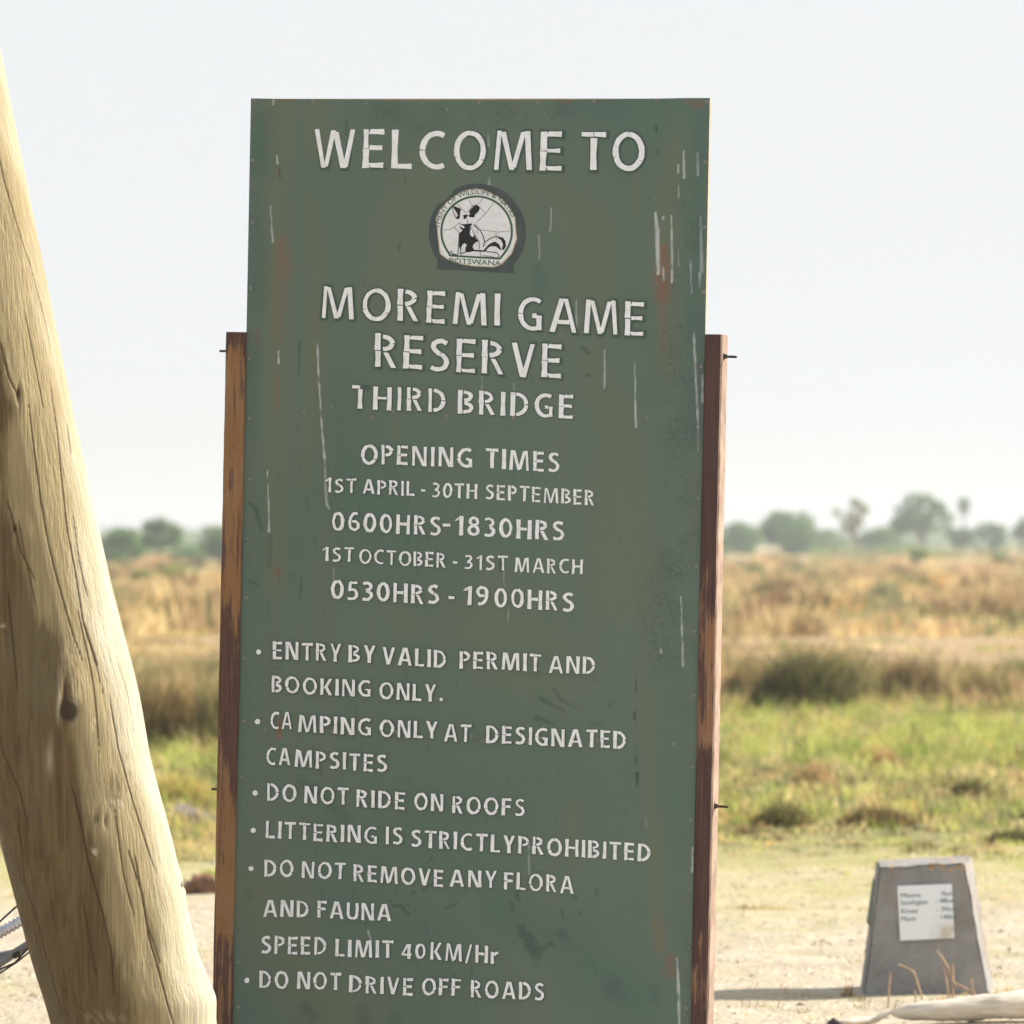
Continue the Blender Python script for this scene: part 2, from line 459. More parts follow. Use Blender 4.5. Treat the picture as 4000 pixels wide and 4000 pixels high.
rust = np.clip(rust + 0.10 * np.clip(vert - .1, 0, 1) * (PX < 1300), 0, 1)
wear = np.stack([rust, dark, white, np.ones_like(rust)], -1)
tone = np.stack([olive, crk, teal, np.ones_like(rust)], -1)

iv = np.arange(NU * NV).reshape(NV, NU)
front = np.stack([iv[:-1, :-1], iv[:-1, 1:], iv[1:, 1:], iv[1:, :-1]], -1).reshape(-1, 4)
# border loop to give the board a thickness of 15 mm
border = np.concatenate([iv[0, :], iv[1:, -1], iv[-1, -2::-1], iv[-2:0:-1, 0]])
back = loc[border].copy(); back[:, 1] = 0.015
nb = len(border); base_i = len(loc)
k = np.arange(nb); k2 = (k + 1) % nb
rim = np.stack([border[k], base_i + k, base_i + k2, border[k2]], -1)
corner = np.array([[base_i, base_i + (NU - 1) + (NV - 1) + (NU - 1), base_i + (NU - 1) + (NV - 1), base_i + (NU - 1)]])
Z4 = np.zeros((nb, 4))

pm = NT("weathered_green_paint")
oc = pm.coord()
big = pm.noise(1.6, 5, 0.55, oc)
streak = pm.noise(1.0, 5, 0.6, pm.coord((14, 1, 0.9)))
grain = pm.noise(160, 3, 0.6, oc)
_, r_, d_, w_ = pm.attr("wear")
_, o_, k_, t_ = pm.attr("tone")
c = pm.mix(pm.ramp(big, [(0.3, 0.0), (0.7, 1.0)]), (0.088, 0.146, 0.122), (0.120, 0.166, 0.137))
c = pm.mix(pm.math('MULTIPLY', pm.ramp(streak, [(0.45, 0.0), (0.75, 1.0)]), 0.35), c, (0.130, 0.150, 0.120))
c = pm.mix(pm.math('MULTIPLY', o_, 0.9), c, (0.150, 0.158, 0.092))
c = pm.mix(pm.math('MULTIPLY', t_, 0.9), c, (0.064, 0.122, 0.108))
c = pm.mix(pm.math('MULTIPLY', r_, 0.85), c, (0.235, 0.095, 0.065))
c = pm.mix(pm.math('MULTIPLY', d_, 0.85), c, (0.030, 0.058, 0.050))
c = pm.mix(pm.math('MULTIPLY', w_, 0.9), c, (0.62, 0.66, 0.70))
c = pm.mix(0.10, c, pm.mix(grain, (0.0, 0.0, 0.0), (0.3, 0.3, 0.3)), 'OVERLAY')
vo = pm.n("ShaderNodeTexVoronoi", feature='DISTANCE_TO_EDGE'); vo.inputs["Scale"].default_value = 75
dv = pm.n("ShaderNodeVectorMath", operation='ADD'); nz = pm.n("ShaderNodeTexNoise"); nz.inputs["Scale"].default_value = 40
pm.l(oc, nz.inputs["Vector"]); sc = pm.n("ShaderNodeVectorMath", operation='SCALE'); sc.inputs[3].default_value = 0.03
pm.l(nz.outputs["Color"], sc.inputs[0]); pm.l(oc, dv.inputs[0]); pm.l(sc.outputs[0], dv.inputs[1]); pm.l(dv.outputs[0], vo.inputs["Vector"])
edge = pm.ramp(vo.outputs["Distance"], [(0.0, 0.0), (0.12, 1.0)])
patch = pm.ramp(pm.noise(9, 4, 0.6, oc), [(0.42, 0.0), (0.58, 1.0)])
km = pm.math('MULTIPLY', pm.math('MULTIPLY', k_, patch), pm.math('SUBTRACT', 1.0, edge))
c = pm.mix(pm.math('MULTIPLY', km, 0.45), c, (0.045, 0.075, 0.060))
pm.base(c).rough(pm.mix(big, (0.5, 0.5, 0.5), (0.65, 0.65, 0.65))).spec(0.35)
hgt = pm.math('ADD', pm.math('MULTIPLY', km, -0.7), pm.math('MULTIPLY', grain, 0.06))
pm.bump(hgt, 0.5, 0.004)
edge_m = simple("board_edge_paint", (0.42, 0.33, 0.22), (0.30, 0.26, 0.18), 30, 0.8)
panel = np_mesh("panel", np.concatenate([loc, back]), [front, rim, corner], [pm.m, edge_m], sign, False,
                {"wear": np.concatenate([wear, Z4]), "tone": np.concatenate([tone, Z4])})
mi = np.zeros(len(front) + nb + 1, np.int32); mi[len(front):] = 1
panel.data.polygons.foreach_set("material_index", mi)

# posts
def post_mat(name, seed, bands, tan1, tan2, dk1, dk2):
    """bands: (height fraction, amount of dark varnish left)"""
    m = NT(name)
    tcn = m.n("ShaderNodeTexCoord")
    mp = m.n("ShaderNodeMapping"); mp.inputs["Location"].default_value = (seed, seed * 2.0, seed)
    mp.inputs["Scale"].default_value = (42, 42, 4.0); m.l(tcn.outputs["Object"], mp.inputs[0])
    s1 = m.noise(1.0, 7, 0.72, mp.outputs[0], 0.4)
    mp2 = m.n("ShaderNodeMapping"); mp2.inputs["Scale"].default_value = (260, 260, 5); m.l(tcn.outputs["Object"], mp2.inputs[0])
    s2 = m.noise(1.0, 4, 0.6, mp2.outputs[0])
    mp3 = m.n("ShaderNodeMapping"); mp3.inputs["Scale"].default_value = (14, 14, 7); m.l(tcn.outputs["Object"], mp3.inputs[0])
    s3 = m.noise(1.0, 5, 0.65, mp3.outputs[0])
    sx = m.n("ShaderNodeSeparateXYZ"); m.l(tcn.outputs["Object"], sx.inputs[0])
    hz = m.math('DIVIDE', sx.outputs[2], 2.4)
    bias = m.ramp(hz, bands)
    f = m.math('ADD', m.math('ADD', m.math('MULTIPLY', s1, 0.85), m.math('MULTIPLY', s3, 0.5)), m.math('ADD', m.math('MULTIPLY', s2, 0.55), bias))
    f = m.math('SUBTRACT', f, 0.97)
    fm = m.ramp(f, [(0.47, 0.0), (0.55, 1.0)])
    tan = m.mix(m.ramp(s3, [(0.3, 0.0), (0.7, 1.0)]), tan1, tan2)
    dk = m.mix(m.ramp(s2, [(0.3, 0.0), (0.75, 1.0)]), dk1, dk2)
    grey = m.ramp(m.noise(7, 4, 0.6, tcn.outputs["Object"]), [(0.56, 0.0), (0.64, 0.55)])
    tan = m.mix(m.math('MULTIPLY', grey, m.ramp(hz, [(0.2, 1.0), (0.3, 0.0)])), tan, (0.21, 0.20, 0.15))
    m.base(m.mix(fm, tan, dk)).rough(0.7).spec(0.25)
    m.bump(m.math('ADD', m.math('MULTIPLY', fm, 0.6), s2), 0.5, 0.003)
    return m.m

lpm = post_mat("peeling_varnish_wood", 1.3, [(0.16, 0.60), (0.24, 0.57), (0.27, 0.42), (0.32, 0.42), (0.43, 0.52), (0.50, 0.63), (0.58, 0.56), (0.72, 0.50), (0.76, 0.41), (0.86, 0.47), (0.90, 0.74)],
               (0.235, 0.118, 0.052), (0.28, 0.165, 0.082), (0.055, 0.028, 0.026), (0.14, 0.075, 0.055))
rpm = post_mat("dark_varnish_wood", 4.1, [(0.16, 0.57), (0.24, 0.61), (0.28, 0.70), (0.40, 0.73), (0.455, 0.69), (0.475, 0.45), (0.52, 0.48), (0.60, 0.56), (0.65, 0.63), (0.70, 0.90), (0.90, 0.86)],
               (0.24, 0.115, 0.06), (0.27, 0.16, 0.10), (0.048, 0.024, 0.026), (0.115, 0.065, 0.052))

def post(px_l, px_r, py_top, side, mat, label):
    ul, vt = sp_uv(px_l, py_top); ur, _ = sp_uv(px_r, py_top)
    V, Fc = [], []
    NZ = 60
    prof = []
    x0, x1, y0, y1, b = ul, ur, -0.010, 0.062, 0.004
    prof = [(x0 + b, y0), (x1 - b, y0), (x1, y0 + b), (x1, y1 - b), (x1 - b, y1), (x0 + b, y1), (x0, y1 - b), (x0, y0 + b)]
    zt = vt; zb = -0.5
    for i in range(NZ + 1):
        z = zb + (zt - zb) * i / NZ
        for (x, y) in prof:
            jx = random.uniform(-0.0006, 0.0006) if i < NZ else 0
            V.append((x + jx, y + random.uniform(-0.0005, 0.0005), z))
    for i in range(NZ):
        for q in range(8):
            q2 = (q + 1) % 8
            Fc.append([i * 8 + q, i * 8 + q2, (i + 1) * 8 + q2, (i + 1) * 8 + q])
    Fc.append([NZ * 8 + q for q in range(8)])
    fm = [1 if (side and q % 8 in (1, 2) and q < NZ * 8) else 0 for q in range(len(Fc))]
    o = mesh_obj("post", V, Fc, [mat, side] if side else mat, sign, False, fm)
    o["label"] = label
    return o, ul, ur

# the left post ends in front of the board edge, the right one covers it
lp, lu0, lu1 = post(886, 963, 1297, None, lpm, "left post with orange wood showing through flaking dark varnish")
side_m = simple('pale_side_wood', (0.36, 0.265, 0.205), (0.22, 0.145, 0.11), 14, 0.75, det=7)  # right side faces in a paler wood than the front
rp, ru0, ru1 = post(2757, 2825, 1306, side_m, rpm, "right post with most of its dark maroon varnish left")

steel = simple("rusty_steel", (0.10, 0.075, 0.055), (0.05, 0.04, 0.035), 90, 0.6, 0.5)
def bolt(side_u, sgn, py, px, length, nut, parent):
    _, v = sp_uv(px, py)
    y = 0.012
    geos = [tube_geo([(side_u - sgn * 0.004, y, v), (side_u + sgn * length, y, v - 0.001)], 0.0032, 10)]
    if nut:
        geos.append(tube_geo([(side_u, y, v), (side_u + sgn * 0.002, y, v)], 0.0085, 14))
        geos.append(tube_geo([(side_u + sgn * 0.0021, y, v), (side_u + sgn * 0.0085, y, v)], 0.0066, 6))
        for q in range(9):
            xq = side_u + sgn * (0.011 + 0.0022 * q)
            geos.append(tube_geo([(xq, y, v - .0005), (xq + sgn * 0.0010, y, v - .0005)], 0.0036, 10))
    V, Fc = join(geos)
    return mesh_obj("bolt", V, Fc, steel, parent)
bolt(lu0, -1, 1370, 888, 0.022, False, lp)
bolt(lu0, -1, 3083, 855, 0.020, False, lp)
bolt(ru1, 1, 1392, 2835, 0.034, True, rp)
bolt(ru1, 1, 3150, 2797, 0.036, True, rp)

# screws
scr_m = simple("dull_screw_metal", (0.30, 0.305, 0.31), (0.17, 0.165, 0.16), 120, 0.5, 0.2)
SCR = [(985, 391), (1222, 397), (1433, 402), (1648, 405), (1872, 401), (2102, 400), (2321, 396), (2565, 391), (2763, 398),
 (988, 627), (988, 871), (981, 1126), (973, 1401), (976, 1634), (976, 1874), (966, 2105), (961, 2335), (954, 2572), (952, 2819), (946, 3038), (941, 3264), (940, 3531), (935, 3761), (931, 3934),
 (2755, 633), (2751, 887), (2748, 1140), (2741, 1433), (2729, 1947), (2722, 2213), (2712, 2467), (2712, 2717), (2705, 2997), (2633, 2908), (2700, 3205), (2696, 3474), (2690, 3706), (2683, 3940),
 (1297, 1591), (1188, 1614), (1454, 1631), (1533, 1606), (1744, 1627), (2005, 1632), (2239, 1626), (2528, 1632),
 (1038, 2851), (1302, 2859), (1588, 2881), (1545, 2859), (1843, 2877), (1886, 2897), (2065, 2898), (2107, 2883), (2335, 2892), (2357, 2908)]
r0 = 0.0036
ring = [(0.55, -0.0016), (0.62, -0.0028), (0.95, -0.0024), (1.0, -0.0008), (1.35, -0.0006), (1.4, 0.0012)]
SV = [(0, -0.0010, 0)]; SF = []
for rr, yy_ in ring:
    SV += [(r0 * rr * math.cos(2 * math.pi * q / 14), yy_, r0 * rr * math.sin(2 * math.pi * q / 14)) for q in range(14)]
for q in range(14):
    q2 = (q + 1) % 14
    SF.append([0, 1 + q, 1 + q2])
    for h in range(len(ring) - 1):
        SF.append([1 + h * 14 + q, 1 + (h + 1) * 14 + q, 1 + (h + 1) * 14 + q2, 1 + h * 14 + q2])
s0 = mesh_obj("screw", SV, SF, scr_m, sign)
for i, (px, py) in enumerate(SCR):
    o = s0 if i == 0 else s0.copy()
    if i: col.objects.link(o)
    u, v = sp_uv(px, py)
    o.parent = sign
    o.location = (min(max(u, U0 + .007), U1 - .007), -0.0008, v)

# ------------------------------------------------------------------ lettering (cut vinyl, cracked into pieces)
def arc_pts(cx, cy, rx, ry, a0, a1, n=None):
    n = n or max(4, int(abs(a1 - a0) / 14) + 1)
    return [(cx + rx * math.cos(R(a0 + (a1 - a0) * i / (n - 1))), cy + ry * math.sin(R(a0 + (a1 - a0) * i / (n - 1)))) for i in range(n)]

def smooth_path(P, n=5):
    out = []
    for i in range(len(P) - 1):
        p0 = P[max(i - 1, 0)]; p1 = P[i]; p2 = P[i + 1]; p3 = P[min(i + 2, len(P) - 1)]
        for q in range(n):
            t = q / n
            out.append(tuple(0.5 * ((2 * b) + (-a + c_) * t + (2 * a - 5 * b + 4 * c_ - d) * t * t + (-a + 3 * b - 3 * c_ + d) * t ** 3)
                             for a, b, c_, d in zip(p0, p1, p2, p3)))
    out.append(P[-1])
    return out

S_, H_ = 0.185, 0.15     # stem and crossbar weights (set per line)
GAP = 0.01

def pieces(ch, e=0.0, g_=None):
    """list of strips; a strip is a list of (left point, right point) pairs, advance width returned too"""
    out = []
    g_ = GAP if g_ is None else g_
    D_ = S_ / .19
    ee = e * 1.9          # stroke ends of the old letters reach further than their sides
    def strip(l, r): out.append(list(zip(l, r)))
    def vbar(xc, y0, y1, wd=S_, fl=0.012):      # slightly flared stem
        h = wd / 2 + e
        y0 -= ee; y1 += ee
        ym = (y0 + y1) / 2
        strip([(xc - h - fl, y0), (xc - h, ym), (xc - h - fl, y1)], [(xc + h + fl, y0), (xc + h, ym), (xc + h + fl, y1)])
    def hbar(x0, x1, yc, wd=H_, cut=0.0, fl=0.012):
        h = wd / 2 + e
        x1 += ee
        strip([(x0 - cut, yc - h), ((x0 + x1) / 2, yc - h), (x1, yc - h - fl)], [(x0 + cut, yc + h), ((x0 + x1) / 2, yc + h), (x1, yc + h + fl)])
    def diag(xb, yb, xt, yt, wd=S_):            # slanted stroke with level ends
        h = wd * D_ / 2 + e
        k_ = (xt - xb) / (yt - yb)
        xb -= k_ * ee; yb -= ee; xt += k_ * ee; yt += ee
        strip([(xb - h, yb), (xt - h, yt)], [(xb + h, yb), (xt + h, yt)])
    def rib(P, wd=S_ * .95, wd2=None, sm=True):
        P = smooth_path(P) if sm else P
        L, Rr = [], []
        n = len(P)
        for i, p in enumerate(P):
            a, b = P[max(i - 1, 0)], P[min(i + 1, n - 1)]
            dx, dy = b[0] - a[0], b[1] - a[1]
            ln = math.hypot(dx, dy) or 1
            dx, dy = dx / ln, dy / ln
            # thinner where the stroke runs level
            h = (wd * abs(dy) + (wd2 or wd * .85) * abs(dx)) / max(1e-6, abs(dx) + abs(dy)) / 2 + e
            q = p
            if e and i == 0: q = (p[0] - dx * e, p[1] - dy * e)
            if e and i == n - 1: q = (p[0] + dx * e, p[1] + dy * e)
            L.append((q[0] - dy * h, q[1] + dx * h)); Rr.append((q[0] + dy * h, q[1] - dx * h))
        strip(L, Rr)
    def ell(cx, rx, ry=0.52, cuts=(90, 200, 330, 450)):
        rx -= S_ / 2; ry -= S_ * .44
        gg = math.degrees(GAP * .5 / .38) if not e else -2
        for a0, a1 in zip(cuts[:-1], cuts[1:]):
            rib(arc_pts(cx, 0.5, rx, ry, a0 + gg, a1 - gg), S_, S_ * .88, False)
    s = S_ / 2
    if ch == 'A':
        diag(.09, 0, .365, 1, .19); diag(.735, 0, .46, 1, .19); hbar(.25, .58, .30, .13); return out, .825
    if ch == 'B':
        vbar(s, 0, 1)
        rib(arc_pts(.20, .745, .30, .18, 86, -80, 9), S_ * .95, H_, False); rib(arc_pts(.20, .265, .34, .19, 80, -86, 9), S_, H_, False); return out, .62
    if ch == 'C':
        rib(arc_pts(.46, .5, .37, .435, 60, 179.2), S_, S_ * .85, False); rib(arc_pts(.46, .5, .37, .435, 180.8, 300), S_, S_ * .85, False); return out, .70
    if ch == 'D':
        vbar(s, 0, 1)
        rib(arc_pts(.22, .5, .40, .425, 90, 2), S_, H_, False); rib(arc_pts(.22, .5, .40, .425, -2, -90), S_, H_, False); return out, .73
    if ch in 'EF':
        vbar(s, 0 if ch == 'F' else .5 + g_, .5 - g_ if ch == 'F' else 1) if ch == 'F' else vbar(s, .5 + g_, 1)
        if ch == 'E': vbar(s, 0, .5 - g_)
        else: vbar(s, .5 + g_, 1)
        hbar(S_ + g_ + .01, .54, 1 - H_ / 2, cut=.03); hbar(S_ + g_ + .01, .50, .52, H_ * .95)
        if ch == 'E': hbar(S_ + g_ + .01, .54, H_ / 2, cut=-.03)
        return out, .56
    if ch == 'G':
        rib(arc_pts(.46, .5, .37, .435, 56, 179.2), S_, S_ * .85, False); rib(arc_pts(.46, .5, .37, .435, 180.8, 290), S_, S_ * .85, False)
        vbar(.64, .03, .46, S_ * .95); hbar(.43, .55, .44, .13); return out, .76
    if ch == 'H':
        vbar(s, 0, 1); vbar(.64, 0, 1); hbar(S_ + g_, .54 - g_, .52, H_); return out, .735
    if ch == 'I':
        vbar(s, 0, 1); return out, S_
    if ch == 'K':
        vbar(s, 0, 1); diag(.27, .42, .57, 1, .20); diag(.60, 0, .31, .50, .21); return out, .70
    if ch == 'L':
        vbar(s, .0, 1); hbar(S_ + g_, .52, H_ / 2, cut=-.02); return out, .53
    if ch == 'M':
        diag(.085, 0, .145, 1, .175); diag(.48, .0, .235, .97, .165); diag(.53, .05, .765, .97, .165); diag(.93, 0, .865, 1, .175); return out, 1.02
    if ch == 'N':
        vbar(s, 0, 1, S_ * .95); diag(.60, .0, .16, 1, .20); vbar(.67, 0, 1, S_ * .95); return out, .765
    if ch == 'O':
        ell(.42, .42); return out, .84
    if ch == 'P':
        vbar(s, 0, 1); rib(arc_pts(.20, .705, .31, .22, 86, 0, 6), S_, H_, False); rib(arc_pts(.20, .705, .31, .22, -3, -86, 6), S_, H_, False); return out, .59
    if ch == 'R':
        vbar(s, 0, .48); vbar(s, .50, 1); rib(arc_pts(.20, .735, .29, .19, 86, 0, 6), S_, H_, False); rib(arc_pts(.20, .735, .29, .19, -3, -86, 6), S_, H_, False)
        diag(.54, 0, .31, .45, .19); return out, .64
    if ch == 'S':
        rib([(.50, .86), (.33, .925), (.15, .85), (.12, .70), (.24, .575), (.31, .535)], S_, S_ * .85)
        rib([(.32, .53), (.44, .44), (.50, .29), (.42, .13), (.24, .07), (.05, .12)], S_, S_ * .85); return out, .59
    if ch == 'T':
        vbar(.32, 0, .84); hbar(.0, .31, 1 - H_ / 2, fl=0); hbar(.325, .64, 1 - H_ / 2, fl=.01); return out, .64
    if ch == 'U':
        rib([(s, 1), (s, .4), (.16, .14), (.345, .07)], S_, S_ * .85); rib([(.355, .07), (.54, .14), (.61, .4), (.61, 1)], S_, S_ * .85); return out, .70
    if ch == 'V':
        diag(.34, 0, .095, 1, .19); diag(.36, 0, .62, 1, .18); return out, .71
    if ch == 'W':
        diag(.27, .0, .085, 1, .18); diag(.335, .03, .52, .97, .165); diag(.79, 0, .575, .93, .17); diag(.84, .03, 1.02, 1, .175); return out, 1.11
    if ch == 'Y':
        diag(.31, .42, .09, 1, .19); diag(.34, .42, .57, 1, .18); vbar(.32, 0, .44); return out, .66
    if ch == '0':
        ell(.33, .33, .51, (90, 260, 450)); return out, .66
    if ch == '1':
        vbar(.30, 0, 1); diag(.04, .74, .20, .92, .17); return out, .42
    if ch == '3':
        rib([(.06, .88), (.24, .93), (.43, .83), (.40, .64), (.20, .535)], S_, H_); rib([(.20, .52), (.44, .42), (.47, .24), (.30, .08), (.04, .10)], S_, H_); return out, .57
    if ch == '4':
        vbar(.45, 0, .95, S_); diag(.06, .30, .36, .95, .17); hbar(.0, .60, .28, .14); return out, .61
    if ch == '5':
        hbar(.12, .50, 1 - H_ / 2); diag(.11, .52, .15, .92, .16); rib([(.05, .51), (.28, .56), (.46, .44), (.46, .22), (.28, .08), (.03, .09)], S_, H_); return out, .57
    if ch == '6':
        rib([(.50, .90), (.32, .92), (.15, .72), (.10, .45), (.13, .20), (.32, .07), (.50, .17), (.53, .34), (.42, .50), (.20, .50)], S_ * .95, H_); return out, .62
    if ch == '8':
        rib([(.31, .54), (.14, .66), (.16, .85), (.31, .935), (.46, .85), (.48, .66), (.32, .54)], S_ * .85, H_); rib([(.30, .53), (.11, .38), (.12, .16), (.31, .065), (.50, .16), (.51, .38), (.33, .53)], S_ * .9, H_); return out, .62
    if ch == '9':
        rib([(.12, .10), (.30, .08), (.47, .28), (.52, .55), (.49, .80), (.30, .93), (.12, .83), (.09, .66), (.20, .50), (.42, .50)], S_ * .95, H_); return out, .62
    if ch == '-':
        hbar(.0, .32, .37, .15, fl=0); return out, .32
    if ch == '/':
        diag(.06, -.08, .34, 1.02, .14); return out, .42
    if ch == 'r':
        vbar(s, 0, .70); rib([(.21, .50), (.30, .62), (.44, .63)], S_, H_); return out, .46
    if ch == '.':
        rib(arc_pts(.11, .11, .055, .055, 0, 360, 12), .11, .11, False); return out, .22
    raise ValueError(ch)

vinyl = NT("cracked_white_vinyl")
vc = vinyl.noise(60, 4, 0.6, vinyl.coord())
vinyl.base(vinyl.mix(vinyl.ramp(vc, [(0.4, 0.0), (0.75, 1.0)]), (0.80, 0.82, 0.89), (0.64, 0.66, 0.70))).rough(0.45).spec(0.4)
vinyl = vinyl.m
ghost_m = simple("unfaded_green_paint", (0.050, 0.088, 0.074), (0.066, 0.110, 0.092), 25, 0.6)

def add_strips(V, Fc, strips, tf, yb, th, jitter=0.0, chip=0.0):
    for si, st in enumerate(strips):
        o = len(V)
        n = len(st)
        y = yb - 0.00013 * (si % 6)
        dx = random.uniform(-jitter, jitter); dy = random.uniform(-jitter, jitter)
        if chip:               # hand-cut, shrunken and chipped pieces
            k_ = random.choice([1, 1, .97, .93, .88, .78]) ; e0 = random.uniform(0, .05); e1 = random.uniform(0, .05)
            st = [((a[0] + (b[0] - a[0]) * (1 - k_) / 2 + random.uniform(-chip, chip), a[1] + (b[1] - a[1]) * (1 - k_) / 2 + random.uniform(-chip, chip)),
                   (b[0] - (b[0] - a[0]) * (1 - k_) / 2 + random.uniform(-chip, chip), b[1] - (b[1] - a[1]) * (1 - k_) / 2 + random.uniform(-chip, chip))) for a, b in st]
        for l, r in st:
            for p in (l, r):
                x_, z_ = tf(p[0] + dx, p[1] + dy)
                V.append((x_, y, z_)); V.append((x_, y + th, z_))
        for i in range(n - 1):
            a = o + i * 4; b = a + 4      # a: L front, L back, R front, R back
            Fc.append([a, a + 2, b + 2, b])
            Fc.append([a + 1, a, b, b + 1]); Fc.append([a + 2, a + 3, b + 3, b + 2])
        a = o; Fc.append([a + 1, a + 3, a + 2, a])
        a = o + (n - 1) * 4; Fc.append([a, a + 2, a + 3, a + 1])

def set_word(text, xl, xr, yl, yr, cap, V, Fc, GV, GF, ghost):
    ul, vl = sp_uv(xl, yl); ur, vr = sp_uv(xr, yr)
    _, vt = sp_uv(xl, yl - cap)
    capm = vt - vl
    gl = [pieces(c_)[1] for c_ in text]
    track = 0.185
    if len(text) > 1:
        nat = sum(gl) + track * (len(text) - 1)
        kx = (ur - ul) / (nat * capm)
        if kx > 1.10:                       # stretched words get more tracking rather than fatter letters
            track += (nat * (kx - 1.10)) / (1.10 * (len(text) - 1)); kx = 1.10
    else:
        kx = 1.0 if text == 'I' else (ur - ul) / (gl[0] * capm)
    tot = (sum(gl) + track * max(0, len(text) - 1)) * capm * kx
    pen = 0.0
    for c_, g_ in zip(text, gl):
        jx, jy, ja = random.uniform(-.012, .012), random.uniform(-.022, .022), random.uniform(-.012, .012)
        def tf(x, y, pen=pen, jy=jy, ja=ja):
            s = (pen + x * kx * capm) + y * capm * ja
            return ul + s, vl + (vr - vl) * s / max(tot, 1e-6) + (y + jy) * capm
        st, _ = pieces(c_)
        if text == 'THIRD' and pen == 0: st = st[:2]          # the right arm of this T has dropped off
        if text == '1830HRS' and c_ == '3': st = [st[0][:-2], st[1][2:]]
        add_strips(V, Fc, st, tf, -0.0034, 0.0012, 0.006, 1.1 / cap)
        if ghost:
            st2, _ = pieces(c_, ghost * .7)
            add_strips(GV, GF, st2, lambda x, y, tf=tf: tf(x + .006, y - .010), -0.0014, 0.0004)
        pen += (g_ + track) * capm * kx

LINES = [
 (.055, [("WELCOME", 1224, 2196, 655, 668, 150), ("TO", 2270, 2519, 661, 665, 148)]),
 (.050, [("MOREMI", 1253, 1953, 1240, 1274, 124), ("GAME", 2021, 2516, 1288, 1311, 131)]),
 (.050, [("RESERVE", 1466, 2194, 1434, 1480, 130)]),
 (.035, [("THIRD", 1376, 1744, 1595, 1611, 91), ("BRIDGE", 1790, 2240, 1616, 1637, 93)]),
 (.028, [("OPENING", 1410, 1847, 1811, 1828, 76), ("TIMES", 1899, 2186, 1828, 1845, 77)]),
 (.026, [("1ST", 1272, 1393, 1923, 1927, 56), ("APRIL", 1417, 1620, 1929, 1938, 57), ("-", 1645, 1662, 1936, 1937, 57), ("30TH", 1688, 1865, 1944, 1949, 58), ("SEPTEMBER", 1896, 2323, 1950, 1974, 59)]),
 (.030, [("0600HRS", 1297, 1724, 2072, 2092, 75), ("-", 1731, 1760, 2080, 2081, 75), ("1830HRS", 1778, 2205, 2091, 2113, 76)]),
 (.026, [("1ST", 1261, 1384, 2192, 2195, 56), ("OCTOBER", 1404, 1742, 2201, 2217, 57), ("-", 1770, 1788, 2218, 2219, 57), ("31ST", 1814, 1985, 2224, 2229, 57), ("MARCH", 2011, 2277, 2235, 2242, 57)]),
 (.030, [("0530HRS", 1293, 1716, 2340, 2361, 75), ("-", 1752, 1777, 2362, 2363, 75), ("19", 1812, 1909, 2363, 2366, 76), ("00HRS", 1932, 2242, 2370, 2391, 76)]),
 (.030, [("ENTRY", 1067, 1333, 2574, 2584, 69), ("BY", 1363, 1468, 2586, 2590, 68), ("VALID", 1494, 1745, 2594, 2609, 68), ("PERMIT", 1796, 2115, 2610, 2623, 68), ("AND", 2144, 2326, 2629, 2634, 67)]),
 (.030, [("BOOKING", 1061, 1451, 2703, 2724, 65), ("ONLY.", 1482, 1731, 2730, 2741, 66)]),
 (.030, [("CA", 1057, 1142, 2847, 2850, 68), ("MPING", 1166, 1452, 2859, 2874, 67), ("ONLY", 1484, 1710, 2877, 2887, 67), ("AT", 1736, 1840, 2895, 2898, 68), ("DESIGNATED", 1900, 2447, 2903, 2926, 69)]),
 (.030, [("CA", 1041, 1135, 2988, 2990, 68), ("MPSITES", 1152, 1513, 2995, 3017, 67)]),
 (.030, [("DO", 1043, 1160, 3128, 3132, 68), ("NOT", 1189, 1362, 3137, 3144, 67), ("RIDE", 1393, 1583, 3151, 3163, 68), ("ON", 1618, 1733, 3164, 3169, 67), ("ROOFS", 1767, 2051, 3175, 3190, 67)]),
 (.030, [("LITTERING", 1039, 1475, 3274, 3296, 67), ("IS", 1508, 1574, 3298, 3301, 68), ("STRICTLYPROHIBITED", 1606, 2543, 3308, 3365, 68)]),
 (.030, [("DO", 1033, 1148, 3422, 3426, 66), ("NOT", 1179, 1351, 3430, 3436, 65), ("REMOVE", 1382, 1733, 3441, 3464, 66), ("ANY", 1757, 1941, 3464, 3467, 66), ("FLORA", 1970, 2243, 3473, 3490, 67)]),
 (.030, [("AND", 1029, 1209, 3580, 3583, 65), ("FAUNA", 1241, 1528, 3584, 3598, 66)]),
 (.030, [("SPEED", 1020, 1277, 3723, 3730, 69), ("LIMIT", 1311, 1538, 3736, 3743, 68), ("40", 1570, 1664, 3744, 3747, 60), ("KM/Hr", 1682, 1948, 3748, 3765, 68)]),
 (.030, [("DO", 1015, 1127, 3858, 3862, 68), ("NOT", 1162, 1332, 3863, 3868, 67), ("DRIVE", 1365, 1614, 3875, 3889, 67), ("OFF", 1649, 1801, 3886, 3891, 66), ("ROADS", 1840, 2127, 3896, 3908, 68)]),
]
for ghost, words in LINES:
    cap_ = words[0][5]
    S_ = float(np.interp(cap_, [57, 70, 92, 130], [0.165, 0.182, 0.168, 0.150]))
    H_ = S_ * .82
    GAP = 1.15 / cap_
    for wd in words:
        V, Fc, GV, GF = [], [], [], []
        set_word(*wd, V, Fc, GV, GF, ghost)
        wo = mesh_obj("lettering", V, Fc, vinyl, sign)
        mesh_obj("old_outline", GV, GF, ghost_m, wo)
